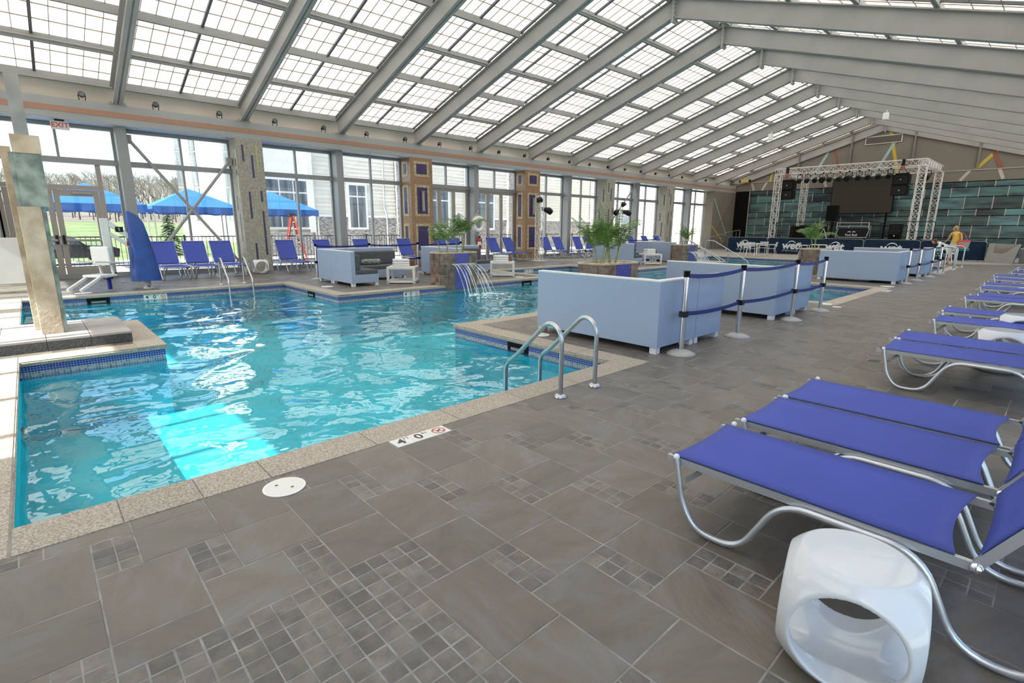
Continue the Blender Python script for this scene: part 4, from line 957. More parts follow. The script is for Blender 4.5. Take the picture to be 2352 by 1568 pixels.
def depth_plaque(M, lb, L_=0.46, Hh=0.133):
    """flat tile: local x along the words, y up the letters, z out of the face"""
    t = thing('depth_plaque', lb, 'depth marker'); t.matrix_world = M
    for i in range(3): MB().box(-L_ / 2 + i * L_ / 3 + 0.001, -L_ / 2 + (i + 1) * L_ / 3 - 0.001, -Hh / 2, Hh / 2, -0.008, 0.0025).build('plaque_tile', 'plaque_white', t)
    T = Matrix.Translation; z = 0.0026
    for txt, s, x, y, b in (('4', 0.12, -0.165, 0, 0.003), ('FT', 0.045, -0.108, 0.032, 0), ('0', 0.12, -0.02, 0, 0.003), ('IN', 0.045, 0.042, 0.032, 0)):
        lettering('numeral' if s > 0.1 else 'unit_mark', txt, s, 'ink_dark', t, T((x, y, z)), 0.0006, b)
    ring = MB(); n = 28; cx = 0.153; vs = []; fs = []
    for k in range(n):
        a = 2 * pi * k / n; vs += [(cx + 0.053 * cos(a), 0.053 * sin(a), z + 0.001), (cx + 0.042 * cos(a), 0.042 * sin(a), z + 0.001)]
    for k in range(n): a, b = 2 * k, 2 * ((k + 1) % n); fs.append((a, b, b + 1, a + 1))
    ring.add(vs, fs); ring.bar((cx - 0.035, 0.03, z + 0.001), (cx + 0.035, -0.03, z + 0.001), 0.009, 0.001); ring.build('ban_ring', 'ink_red', t)
    dv = MB().bar((cx - 0.02, -0.01, z), (cx + 0.015, 0.012, z), 0.010, 0.001).ball((cx + 0.022, 0.018, z), 0.008, 8, (1, 1, 0.1)).bar((cx - 0.012, -0.025, z), (cx - 0.002, -0.002, z), 0.008, 0.001); dv.build('diver_mark', 'ink_dark', t)
def frame(o, ex, ey, ez):
    m = Matrix.Identity(4)
    for i in range(3): m[i][0], m[i][1], m[i][2], m[i][3] = ex[i], ey[i], ez[i], o[i]
    return m
depth_plaque(frame((-3.034, 1.915, 0.0), (0, 1, 0), (-1, 0, 0), (0, 0, 1)), 'white depth marker tile set in the deck by the near coping')
depth_plaque(frame((-14.418, 2.0, -0.125), (0, 1, 0), (0, 0, 1), (1, 0, 0)), 'white depth marker on the far pool wall below the lift', 0.46, 0.12)
depth_plaque(frame((-11.068, 6.85, -0.125), (0, 1, 0), (0, 0, 1), (1, 0, 0)), 'white depth marker on the island wall left of the waterfall', 0.46, 0.12)
depth_plaque(frame((-14.02, 13.9, -0.115), (0, 1, 0), (0, 0, 1), (1, 0, 0)), 'white depth marker on the tiled wall behind the big sofa', 0.46, 0.12)
depth_plaque(frame((-3.0, 15.7, 0.003), (0, 1, 0), (-1, 0, 0), (0, 0, 1)), 'pale depth marker tile on the deck by the far spa corner')
t = thing('floor_drain', 'small square metal floor drain in the deck on the right', 'drain', (-1.36, 7.07, 0.0))
MB().box(-0.075, 0.075, -0.075, 0.075, 0, 0.003).build('frame', 'brushed_steel', t)
for i in range(5): MB().box(-0.06, 0.06, -0.058 + i * 0.026, -0.046 + i * 0.026, 0.003, 0.0036).build('slot', 'black_matte', t)
# ------------------------------------------------------------------ planters, palms, waterfalls
def planter(x0, y0, fall, lb):
    w, d, h, c = 0.72, 1.22, 0.86, 0.13; zb = -0.12
    t = thing('stone_planter', lb, 'planter', (x0, y0, 0), 0, 'brown stone planters')
    out = [(c, 0), (w - c, 0), (w, c), (w, d - c), (w - c, d), (c, d), (0, d - c), (0, c)]
    fix_normals(MB().prism([(p[0] * 0.985 + w * 0.0075, p[1] * 0.985 + d * 0.0075) for p in out], 'z', zb, h - 0.03).build('core', 'pale_grout', t))
    # stone slabs on every face, two or three courses
    for i in range(8):
        a, b = Vector(out[i]), Vector(out[(i + 1) % 8]); e = (b - a); L_ = e.length; e = e / L_; nrm = Vector((e.y, -e.x))
        cols = 1 if L_ < 0.3 else (1 if L_ < 0.6 else 3)
        cz = [zb, 0.27, 0.57, h - 0.03]
        for q in range(cols):
            f0, f1 = (0, 1) if cols == 1 else ((0, 0.26), (0.26, 0.74), (0.74, 1))[q]
            for r in range(3):
                mt = 'planter_stone'
                if cols == 3 and q == 1: mt = 'fountain_blue'
                g = 0.008
                p, r1 = a + e * (f0 * L_ + g), a + e * (f1 * L_ - g)
                c0 = (p + r1) / 2 + nrm * (-0.004)
                M = Matrix(((e.x, nrm.x, 0), (e.y, nrm.y, 0), (0, 0, 1)))
                MB().obox((c0.x, c0.y, (cz[r] + cz[r + 1]) / 2), ((r1 - p).length, 0.03, cz[r + 1] - cz[r] - 2 * g * (0 if mt == 'fountain_blue' else 1)), M).build('mosaic_panel' if mt == 'fountain_blue' else 'stone_slab', mt, t)
    rim = MB(); inner = [(w / 2 + (p[0] - w / 2) * 0.78, d / 2 + (p[1] - d / 2) * 0.86) for p in out]
    o2 = [(w / 2 + (p[0] - w / 2) * 1.03, d / 2 + (p[1] - d / 2) * 1.02) for p in out]
    vs = [(p[0], p[1], z) for z in (h - 0.03, h) for p in o2] + [(p[0], p[1], z) for z in (h - 0.03, h) for p in inner]; fs = []
    for i in range(8):
        j = (i + 1) % 8; fs += [(i, j, j + 8, i + 8), (i + 8, j + 8, j + 24, i + 24), (i + 24, j + 24, j + 16, i + 16), (i + 16, j + 16, j, i)]
    fix_normals(rim.add(vs, fs).build('rim', 'pillar_stone', t))
    MB().prism(inner, 'z', h - 0.06, h - 0.045).build('soil_bed', 'soil', t)
    if fall:
        k = thing('waterfall', 'thin sheet of falling water at the %s' % fall, 'waterfall', (x0 + w, y0 + d / 2, 0.0), 0, 'planter waterfalls')
        MB().box(-0.02, 0.10, -0.36, 0.36, 0.545, 0.565).build('spout_lip', 'pale_strip', k)
        for q in range(12):
            y = -0.35 + q * 0.063 + random.uniform(-0.012, 0.012); out_ = 0.62 + random.uniform(-0.08, 0.10); dr = random.uniform(-0.02, 0.05) + (q - 5.5) * 0.010
            pts = []; n = 12
            for i in range(n + 1):
                u = i / n; pts.append((0.09 + out_ * u, y + dr * u * 2 + 0.008 * sin(9 * u + q), 0.55 - 0.735 * u * u))
            rr = [0.012 + 0.005 * sin(7 * i / n + q) for i in range(n + 1)]
            MB().tube(pts, rr, 6).build('water_stream', 'stream', k)
        fm = MB()
        for q in range(120):
            u = random.random() ** 1.4; a = random.uniform(-0.9, 0.9)
            x = 0.55 + 1.5 * u + 0.2 * random.random(); y = a * (0.45 + 0.85 * u); s_ = random.uniform(0.008, 0.034) * (1.15 - 0.7 * u)
            fm.ball((x, y, -0.178), s_, 6, (random.uniform(1, 2.2), random.uniform(0.8, 1.8), 0.22))
        tag(fm.build('foam', 'foam', k), kind='stuff')
    return t
def frond(mb, base, az, el, L_, droop, width):
    """one arching pinnate leaf"""
    n = 13; pts = []; e = el; p = Vector(base)
    for i in range(n + 1):
        pts.append(p.copy()); d = Vector((cos(az) * cos(e), sin(az) * cos(e), sin(e))); p = p + d * (L_ / n); e -= droop / n * (0.4 + 1.2 * i / n)
    mb.tube(pts, [0.007 * (1 - 0.8 * i / n) + 0.001 for i in range(n + 1)], 4)
    sd = Vector((-sin(az), cos(az), 0))
    for i in range(2, n + 1):
        u = i / n; ll = width * (sin(pi * min(1, 0.18 + 0.85 * u)) ** 0.8 + 0.12)
        tg = (pts[i] - pts[i - 1]).normalized()
        for half_ in (0, 0.5):
            q = pts[i - 1].lerp(pts[i], half_)
            for s_ in (-1, 1):
                d = (sd * s_ * 0.85 + tg * 0.62 + Vector((0, 0, -0.22 - 0.2 * random.random()))).normalized()
                wv = tg.cross(d).cross(d).normalized() * (0.006 + 0.003 * random.random())
                l1 = ll * random.uniform(0.8, 1.1)
                mb.add([q, q + d * l1 * 0.45 + wv, q + d * l1 + Vector((0, 0, -0.03)), q + d * l1 * 0.45 - wv], [(0, 1, 2, 3)])
def palm(x, y, z, h, nst, nf, lb, seed, L0=0.62, spread=1.0):
    random.seed(seed)
    t = thing('palm_plant', lb, 'palm', (x, y, z), 0, 'potted palms')
    tops = []
    for i in range(nst):
        a = random.uniform(0, 2 * pi); r = random.uniform(0.02, 0.12); hh = h * random.uniform(0.75, 1.1)
        p0 = Vector((r * cos(a), r * sin(a), 0)); p1 = p0 + Vector((0.10 * cos(a), 0.10 * sin(a), hh))
        MB().tube([p0, p0.lerp(p1, 0.5) + Vector((0.01, 0, 0)), p1], [0.017, 0.013, 0.009], 6).build('stem', 'stem_green', t); tops.append((p1, a))
    for i in range(nf):
        p, a = tops[i % nst]; az = a + random.uniform(-1.5, 1.5) + i * 2.4
        mb = MB(); frond(mb, p - Vector((0, 0, random.uniform(0, 0.22 * h))), az, random.uniform(0.75, 1.45), L0 * random.uniform(0.75, 1.2), random.uniform(0.8, 1.9) * spread, 0.20 * L0 / 0.62)
        mb.build('frond', 'leaf', t)
planter(-11.74, 7.80, 'left planter', 'brown stone planter with blue mosaic and a waterfall')
planter(-6.52, 7.70, '', 'low brown stone planter behind the big sofa')
planter(-11.60, 19.85, 'far planter', 'brown stone planter with the far waterfall near the stair rails')
planter(-6.50, 19.70, '', 'brown stone planter behind the third right-hand sofa')
palm(-11.38, 8.08, 0.81, 0.50, 3, 15, 'left palm of the waterfall planter', 3, 0.60); palm(-11.38, 8.66, 0.81, 0.60, 3, 16, 'right palm of the waterfall planter', 5, 0.66)
palm(-6.2, 8.05, 0.81, 0.42, 4, 17, 'tall feathery palm with upright fronds behind the big sofa', 8, 0.72, 0.7); palm(-6.12, 8.42, 0.81, 0.48, 4, 15, 'palm with arching fronds to the right behind the big sofa', 12, 0.62)
palm(-11.25, 20.4, 0.81, 0.35, 3, 13, 'small palm in the far waterfall planter', 15, 0.6); palm(-6.15, 20.2, 0.81, 0.45, 3, 16, 'bushy palm in front of the stage barriers', 19, 0.75, 1.2)
random.seed(11)
# ------------------------------------------------------------------ left island: plinth and slab pillar
t = tag(empty('plinth'), kind='structure')
px0, px1, py0, py1 = PLINTH
MB().box(px0 + 0.03, px1 - 0.02, py0, py1 - 0.02, -0.01, 0.12).build('core', 'grout', t)
y = py1
while y > -3.6:
    MB().box(px1 - 0.02, px1, max(y - 0.42, py0) + 0.004, y - 0.004 if y < py1 else y, 0.0, 0.12).build('riser_tile', 'plinth_stone', t); y -= 0.42
x = px1 - 0.021
while x > px0 + 0.05:
    MB().box(max(x - 0.42, px0) + 0.004, x - (0.004 if x < px1 - 0.03 else 0), py1 - 0.02, py1 - 0.0005, 0.0, 0.12).build('riser_tile', 'plinth_stone', t); x -= 0.42
y = py1
while y > -3.6:
    x = px1
    while x > px0 + 0.05:
        MB().box(max(x - 0.37, px0) + 0.003, x - (0.003 if x < px1 else 0), max(y - 0.42, py0) + 0.003, y - (0.003 if y < py1 else 0), 0.12, 0.145).build('top_tile', 'plinth_top', t); x -= 0.37
    y -= 0.42
t = thing('slab_pillar', 'tall pillar of layered stone and patinated panels with a chrome mast on the left island', 'pillar', (-8.70, 0.10, 0.146))
MB().box(-0.72, -0.02, -0.13, 0.12, 0, 2.20).build('patina_panel', 'pillar_patina', t)
MB().bbox(-0.03, 0.02, -0.14, 0.075, 0, 1.57, 0.006).build('front_slab', 'pillar_stone', t)
MB().bbox(-0.05, 0.012, -0.085, 0.165, 1.57, 2.19, 0.004).build('patina_front', 'pillar_patina', t)
MB().bbox(-0.05, 0.03, -0.09, 0.175, 2.19, 2.40, 0.006).build('cap_slab', 'pillar_stone', t)
MB().bbox(-0.62, -0.42, -0.20, -0.10, 0, 2.30, 0.006).build('rear_slab', 'pillar_stone', t)
MB().box(-0.10, -0.03, -0.04, 0.09, 2.0, 3.08).build('mast', 'mast_metal', t)
# ------------------------------------------------------------------ pool lift
t = thing('pool_lift', 'white pool access lift with a blue vinyl mast cover on the far coping', 'pool lift', (-15.25, 2.0, 0))
MB().lathe([(0.10, 0), (0.10, 0.03), (0.065, 0.05), (0.065, 0.45), (0.06, 1.3)], n=16).build('mast', 'satin_white', t)
MB().box(-0.2, 0.2, -0.02, 0.02, 0.06, 0.075).build('anchor_bar', 'black_plastic', t)
vs = []; fs = []; rings = [(0.20, 0.30, 0.27, -0.02), (0.45, 0.28, 0.25, -0.02), (0.9, 0.23, 0.20, -0.03), (1.3, 0.20, 0.17, -0.06), (1.55, 0.17, 0.13, -0.09), (1.72, 0.12, 0.09, -0.12), (1.83, 0.03, 0.03, -0.19)]; n = 20
for z, a, b, oy in rings:
    for k in range(n):
        q = 2 * pi * k / n; cx, cy = cos(q), sin(q); m_ = (abs(cx) ** 4 + abs(cy) ** 4) ** -0.25; w_ = 1 + 0.05 * sin(5 * q + z * 9)
        vs.append((b * cx * m_ * w_, oy + a * cy * m_ * w_, z))
for i in range(len(rings) - 1):
    for k in range(n): k2 = (k + 1) % n; fs.append((i * n + k, i * n + k2, (i + 1) * n + k2, (i + 1) * n + k))
cv = MB().add(vs, fs, True); cv.add(vs[:n], [tuple(range(n))[::-1]]); cv.add(vs[-n:], [tuple(range(n))]); cv.build('mast_cover', 'lift_blue', t)
MB().bar((0, -0.06, 1.10), (0, -0.62, 1.58), 0.10, 0.11).build('upper_arm', 'satin_white', t); MB().bar((0, -0.06, 0.88), (0, -0.62, 1.34), 0.10, 0.085).build('lower_arm', 'satin_white', t)
MB().bbox(-0.06, 0.06, -0.74, -0.59, 0.66, 1.66, 0.012).build('hanger', 'satin_white', t)
lettering('badge_mark', 'S', 0.09, 'logo_white', MB().box(0.051, 0.056, -0.48, -0.33, 1.35, 1.47).build('badge', 'black_plastic', t), frame((0.058, -0.405, 1.41), (0, 1, 0), (0, 0, 1), (1, 0, 0)), 0.001)
MB().box(0.051, 0.056, -0.30, -0.20, 1.03, 1.12).build('red_label', 'frame_red', t)
TS = Matrix.Translation((0.05, -0.80, 0)) @ Matrix.Rotation(radians(38), 4, 'Z') @ Matrix.Translation((0, 0.80, 0))
MB().bbox(-0.24, 0.24, -0.86, -0.79, 0.60, 1.03, 0.03).xform(TS).build('seat_back', 'satin_white', t)
MB().bbox(-0.24, 0.24, -1.14, -0.70, 0.34, 0.40, 0.02).xform(TS).build('seat', 'satin_white', t)
for s_ in (-1, 1):
    MB().tube(fillet([(s_ * 0.16, -0.76, 0.66), (s_ * 0.16, -0.72, 0.36), (s_ * 0.16, -0.95, 0.34)], 0.08, 4), 0.028, 8).xform(TS).build('seat_post', 'satin_white', t)
    MB().bar((s_ * 0.25, -0.66, 0.66), (s_ * 0.25, -1.24, 0.70), 0.055, 0.035).xform(TS).build('arm_rest', 'satin_white', t)
    MB().bar((s_ * 0.17, -1.08, 0.35), (s_ * 0.17, -1.58, 0.10), 0.055, 0.05).xform(TS).build('foot_strut', 'satin_white', t)
MB().bbox(-0.03, 0.02, -0.76, -0.68, 0.03, 0.36, 0.01).xform(TS).build('belt_end', 'strap_blue', t); MB().bbox(-0.04, 0.05, -0.82, -0.64, 0.27, 0.36, 0.02).xform(TS).build('belt_buckle', 'strap_blue', t)
t = thing('folding_panel', 'large white folding panel leaning by the entrance doors at the left edge', 'panel', (-17.95, -0.52, 0))
MB().bbox(-0.03, 0.0, -0.75, 0.50, 0.05, 1.19, 0.01).build('sheet', 'satin_white', t)
for y in (-0.75, 0.50): MB().tube([(0, y, 0), (0, y, 1.22)], 0.03, 10).build('edge_tube', 'satin_white', t)
# ------------------------------------------------------------------ things on the window wall
t = thing('exit_sign', 'grey exit sign with red letters above the entrance doors', 'exit sign', (-18.85, 1.06, 4.09))
MB().bbox(-0.03, 0.03, -0.19, 0.19, -0.105, 0.105, 0.008).build('housing', 'sign_face', t)
lettering('exit_letters', 'EXIT', 0.175, 'sign_red', t, frame((0.031, 0, 0), (0, 1, 0), (0, 0, 1), (1, 0, 0)), 0.002, 0.003)
MB().box(-0.03, 0.03, -0.1, 0.1, 0.105, 0.15).build('bracket', 'black_plastic', t)
t = thing('life_ring', 'white life ring with rope hanging on the steel post', 'life ring', (-18.86, 15.40, 1.66))
vs = []; fs = []; N, K = 32, 12
for i in range(N):
    a = 2 * pi * i / N
    for k in range(K):
        b = 2 * pi * k / K; r = 0.29 + 0.10 * cos(b); vs.append((0.07 * sin(b), r * cos(a), r * sin(a)))
for i in range(N):
    for k in range(K): i2, k2 = (i + 1) % N, (k + 1) % K; fs.append((i * K + k, i2 * K + k, i2 * K + k2, i * K + k2))
fix_normals(MB().add(vs, fs, True).build('ring', 'ring_white', t))
MB().tube([(0.02, 0.42 * cos(a), 0.42 * sin(a) * 1.05) for a in [2 * pi * i / 40 for i in range(41)]], 0.012, 6).build('grab_line', 'rope', t)
MB().tube([(0, -0.2, 0.36), (0, 0, 0.62), (0, 0.2, 0.36)], 0.012, 6).build('hanging_line', 'rope', t); MB().tube(fillet([(0, -0.3, -0.3), (0, -0.1, -0.55), (0, 0.12, -0.55), (0, 0.3, -0.3)], 0.2), 0.012, 6).build('loose_line', 'rope', t)
t = thing('fire_extinguisher', 'red fire extinguisher on the post below the life ring', 'extinguisher', (-18.84, 15.42, 0.55))
MB().lathe([(0.085, 0.0), (0.09, 0.02), (0.09, 0.42), (0.06, 0.48), (0.03, 0.50)], n=16).build('tank', 'frame_red', t); MB().lathe([(0.0905, 0.16), (0.0915, 0.17), (0.0915, 0.30), (0.0905, 0.31)], n=16).build('tank_label', 'ring_white', t)
MB().box(-0.03, 0.05, -0.02, 0.02, 0.5, 0.57).bar((0.0, 0, 0.57), (0.10, 0.0, 0.60), 0.025, 0.012).build('valve', 'black_plastic', t)
MB().tube(fillet([(0.03, 0.02, 0.52), (0.10, 0.05, 0.5), (0.10, 0.06, 0.2)], 0.08), 0.012, 6).build('hose', 'black_plastic', t)
for i in range(23):
    y = 1.62 + 1.668 * i
    if y > 39.5: break
    t = thing('ledge_spotlight', 'small black round spotlight on the ledge beam, %s from the left' % ('first' if i == 0 else ORD[i]), 'spotlight', (-18.86, y, 4.77), 0, 'black spotlights on the ledge beam')
    MB().tube([(-0.06, 0, 0.145), (0.02, 0, 0.165), (0.06, 0, 0.175)], [0.045, 0.075, 0.078], 12).build('can', 'black_plastic', t)
    MB().tube([(0.061, 0, 0.175), (0.066, 0, 0.176)], 0.062, 12).build('lens', 'dark_glass', t)
    for s_ in (-1, 1): MB().bar((0, s_ * 0.08, 0.16), (0, s_ * 0.06, 0.0), 0.008, 0.02).build('yoke', 'black_plastic', t)
for x, k, z, lb in ((-12.55, 9, 6.25, 'left'), (-7.2, 9, 6.6, 'right')):
    t = thing('ceiling_speaker', 'small white speaker under a far rafter, %s one' % lb, 'speaker', (x, YK(k) - 0.15, zlow(x) - 0.15))
    MB().bbox(-0.12, 0.12, -0.1, 0.1, -0.16, 0.16, 0.03).build('case', 'ring_white', t); MB().tube([(0, 0, 0.15), (0, 0.1, 0.3)], 0.015, 6).build('bracket', 'ring_white', t)
t = thing('yellow_lamp', 'yellow work lamp on the ledge corner by the stage', 'work lamp', (-17.9, 41.0, 5.0)); MB().bbox(-0.3, 0.3, -0.1, 0.1, 0.0, 0.18, 0.02).build('body', 'stripe_yellow', t); MB().box(-0.42, -0.3, -0.08, 0.08, 0, 0.2).box(0.3, 0.42, -0.08, 0.08, 0, 0.2).build('end_frame', 'black_plastic', t)
t = thing('balloon', 'lime green balloon caught against the roof at the top left', 'balloon', (-13.2, 3.75, 6.98)); MB().ball((0, 0, 0), 0.12, 14, (1, 1, 1.15)).build('skin', 'inlay_lime', t); MB().tube([(0, 0, -0.13), (0.02, 0.01, -0.45), (0.0, 0.03, -0.8)], 0.004, 5).build('string', 'rope', t)
# ------------------------------------------------------------------ stage
st = tag(empty('stage_platform'), 'black raised stage platform in front of the glass tile wall', 'stage')
MB().box(-16.0, -3.6, 35.0, 41.3, 0.80, 0.95).build('deck', 'black_matte', st); MB().box(-15.9, -3.7, 35.2, 41.2, 0, 0.80).build('skirt', 'black_matte', st)
def truss(mb, p0, p1, size=0.34, up=(0, 0, 1), r=0.025):
    p0, p1 = Vector(p0), Vector(p1); d = p1 - p0; L_ = d.length; d /= L_
    a = d.cross(Vector(up)); a = a.normalized() if a.length > 1e-3 else Vector((1, 0, 0)); b = a.cross(d)
    cs = [p0 + a * sx * size / 2 + b * sy * size / 2 for sx, sy in ((-1, -1), (1, -1), (1, 1), (-1, 1))]
    for c in cs: mb.tube([c, c + d * L_], r, 5)
    n = max(1, round(L_ / (size * 1.05)))
    for f in range(4):
        c0, c1 = cs[f], cs[(f + 1) % 4]
        for i in range(n):
            u0, u1 = L_ * i / n, L_ * (i + 1) / n
            A, B = (c0, c1) if i % 2 == 0 else (c1, c0)
            mb.tube([A + d * u0, B + d * u1], r * 0.55, 4, cap=False)
            mb.tube([c0 + d * u0, c1 + d * u0], r * 0.45, 4, cap=False)
    return mb
t = thing('stage_truss', 'silver box truss frame spanning the stage', 'truss', (0, 0, 0))
XL, XR, YFt, YRr, ZT_ = -13.42, -6.1, 35.6, 40.1, 5.04
for x, y in ((XL, YFt), (XR, YFt), (XL + 0.1, YRr), (XR + 0.05, YRr)):
    truss(MB(), (x, y, 0.95), (x, y, ZT_ - 0.17), 0.34, (0, 1, 0)).build('leg', 'truss_alu', t); MB().box(x - 0.3, x + 0.3, y - 0.3, y + 0.3, 0.95, 0.97).build('base_plate', 'truss_alu', t)
for y in (YFt, YRr): truss(MB(), (XL - 0.17, y, ZT_), (XR + 0.17, y, ZT_), 0.34).build('cross_beam', 'truss_alu', t)
for x in (XL, XR): truss(MB(), (x, YFt + 0.17, ZT_), (x, YRr - 0.17, ZT_), 0.34).build('side_beam', 'truss_alu', t)
def stage_light(x, y, z, lb, big=False):
    k = thing('stage_light', lb, 'stage light', (x, y, z), random.uniform(-0.4, 0.4), 'black stage lights on the truss'); s_ = 1.25 if big else 1.0
    MB().tube([(0, 0.10 * s_, 0.05), (0, 0.0, 0), (0, -0.16 * s_, -0.10)], [0.07 * s_, 0.13 * s_, 0.14 * s_], 12).build('can', 'black_plastic', k)
    MB().box(-0.15 * s_, -0.135 * s_, -0.03, 0.03, -0.02, 0.30).box(0.135 * s_, 0.15 * s_, -0.03, 0.03, -0.02, 0.30).box(-0.15 * s_, 0.15 * s_, -0.03, 0.03, 0.29, 0.31).build('yoke', 'black_plastic', k)
    MB().box(-0.03, 0.03, -0.03, 0.03, 0.30, 0.42).build('clamp', 'black_plastic', k)
for i, x in enumerate((-12.15, -11.73, -11.32, -10.87, -10.49, -10.0, -9.52, -9.02, -8.56, -8.08, -7.52)):
    stage_light(x, YFt, 4.48, 'black stage light hanging from the front truss beam, %s from the left' % ('first' if i == 0 else ORD[i]), i in (3, 6))
stage_light(-6.3, 38.2, 4.5, 'black stage light under the right side beam of the truss', True)
def array(x, lb):
    k = thing('hung_loudspeaker', lb, 'loudspeaker', (x, 36.1, 3.36), 0, 'line loudspeakers hung on the truss')
    for q in range(2):
        MB().prism([(-0.28, 0.58 * q + 0.0), (0.30, 0.58 * q + 0.03), (0.30, 0.58 * q + 0.55), (-0.30, 0.58 * q + 0.57)], 'x', -0.37, 0.37).build('cabinet', 'black_matte', k)
        MB().box(-0.33, 0.33, -0.31, -0.285, 0.58 * q + 0.05, 0.58 * q + 0.53).build('grille', 'black_plastic', k); MB().box(-0.03, 0.03, -0.315, -0.308, 0.58 * q + 0.27, 0.58 * q + 0.31).build('badge', 'logo_white', k)
    MB().box(-0.3, 0.3, -0.2, 0.2, 1.16, 1.22).tube([(-0.2, 0, 1.2), (-0.05, -0.3, 1.6)], 0.012, 5).tube([(0.2, 0, 1.2), (0.05, -0.3, 1.6)], 0.012, 5).build('fly_bar', 'black_plastic', k)
array(-12.95, 'black line loudspeaker hung inside the left truss leg'); array(-7.05, 'black line loudspeaker hung beside the video screen')
for x, y, lb in ((-12.85, YFt - 0.2, 'left'), (-6.95, YFt - 0.2, 'right')):
    k = thing('chain_hoist', 'small chain hoist on the %s end of the front truss beam' % lb, 'hoist', (x, y, 4.7)); MB().bbox(-0.09, 0.09, -0.08, 0.08, -0.02, 0.22, 0.02).build('motor', 'stripe_rust', k); MB().box(-0.07, 0.07, -0.06, 0.06, 0.22, 0.55).build('hook_block', 'black_plastic', k)
k = thing('video_screen', 'large dark switched-off video screen behind the stage', 'screen', (-10.0, 40.75, 2.6))
MB().box(-1.74, 1.74, -0.02, 0.1, 0, 2.2).build('panel', 'led_screen', k)
MB().box(-1.78, 1.78, 0.0, 0.12, -0.04, 2.24).build('frame', 'black_matte', k)
for x in (-1.5, 1.5): MB().box(x - 0.05, x + 0.05, 0.02, 0.12, -1.65, 0.0).build('support_leg', 'black_matte', k)
k = thing('stand_loudspeaker', 'black loudspeaker on a tripod stand left of the video screen', 'loudspeaker', (-10.78, 38.0, 0.95))
MB().bbox(-0.30, 0.30, -0.25, 0.25, 1.10, 2.06, 0.02).build('cabinet', 'black_matte', k); MB().tube([(0, 0, 0.1), (0, 0, 1.1)], 0.03, 8).build('pole', 'black_plastic', k)
for q in range(3): a = q * 2.1 + 0.4; MB().tube([(0, 0, 0.7), (0.5 * cos(a), 0.5 * sin(a), 0.02)], 0.02, 6).build('leg', 'black_plastic', k)
k = thing('floor_loudspeaker', 'black floor loudspeaker at the right end of the stage', 'loudspeaker', (-7.3, 38.0, 0.95)); MB().bbox(-0.30, 0.28, -0.3, 0.3, 0, 0.9, 0.02).build('cabinet', 'black_matte', k); MB().box(-0.04, 0.04, -0.31, -0.3, 0.2, 0.25).build('badge', 'logo_white', k); MB().box(-0.25, 0.23, -0.308, -0.298, 0.3, 0.85).build('grille', 'black_plastic', k)
k = thing('draped_table', 'table under a black cloth on the left of the stage', 'table', (-11.75, 37.0, 0.95)); MB().bbox(-1.0, 1.0, -0.4, 0.4, 0.0, 0.76, 0.03).build('cloth', 'black_matte', k); MB().bbox(-0.5, 0.1, -0.2, 0.2, 0.76, 0.84, 0.02).build('mixer', 'black_plastic', k)
k = thing('dj_booth', 'angled DJ booth with a dark front panel, white edging and a bull logo', 'booth', (-9.42, 37.4, 1.05))
fix_normals(MB().prism([(-0.86, 0.0), (0.80, 0.0), (0.92, 0.52), (-0.74, 0.52)], 'y', -0.04, 0.0).build('front_panel', 'black_plastic', k))
for p, q in (((-0.86, 0.0), (0.80, 0.0)), ((-0.86, 0.0), (-0.74, 0.52)), ((0.80, 0.0), (0.92, 0.52))): MB().bar((p[0], -0.05, p[1]), (q[0], -0.05, q[1]), 0.03, 0.03, up=(0, 1, 0)).build('edging', 'logo_white', k)
for z in (0.68, 0.88): MB().bar((-0.84, -0.03, z), (0.86, -0.03, z), 0.035, 0.035).build('rail', 'logo_white', k)
for x in (-0.84, 0.86): MB().bar((x, 0, 0.5), (x, 0, 0.9), 0.04, 0.04).build('upright', 'logo_white', k)
MB().box(-0.8, 0.82, 0.0, 0.6, 0.50, 0.55).build('desk', 'black_plastic', k)
lettering('logo_words', 'Red Bull', 0.19, 'logo_white', k, frame((0.0, -0.045, 0.14), (1, 0, 0), (0, 0, 1), (0, -1, 0)), 0.003, 0.004)
lg = MB()
for s_ in (-1, 1):
    pts = [(0.02, 0.0), (0.06, 0.05), (0.12, 0.07), (0.17, 0.05), (0.24, 0.02), (0.19, 0.015), (0.22, -0.02), (0.15, 0.01), (0.10, 0.0), (0.08, -0.03), (0.05, 0.0)]
    lg.prism([(s_ * x, 0.31 + z) for x, z in pts], 'y', -0.052, -0.044)
fix_normals(lg.build('logo_bulls', 'logo_white', k))
k = thing('folded_stand', 'folded white A-shaped stand left of the DJ booth', 'stand', (-10.75, 36.6, 0.95)); MB().bar((-0.25, 0, 0.0), (0, 0, 0.62), 0.05, 0.03).build('left_side', 'logo_white', k); MB().bar((0, 0, 0.62), (0.22, 0, 0.0), 0.05, 0.03).build('right_side', 'logo_white', k)
for i, (a, b) in enumerate(((-13.05, -12.2), (-12.1, -9.8), (-9.75, -7.5), (-7.42, -5.1))):
    k = thing('stage_railing', 'black tubular railing at the stage edge, %s from the left' % ('first', 'second', 'third', 'fourth')[i], 'railing', (a, 35.2, 0.95), 0, 'black stage railings'); w = b - a
    MB().tube(fillet([(0, 0, 0), (0, 0, 1.0), (w, 0, 1.0), (w, 0, 0)], 0.1, 4), 0.022, 6).build('frame_tube', 'black_plastic', k); MB().tube([(0, 0, 0.5), (w, 0, 0.5)], 0.015, 6).build('mid_rail', 'black_plastic', k)
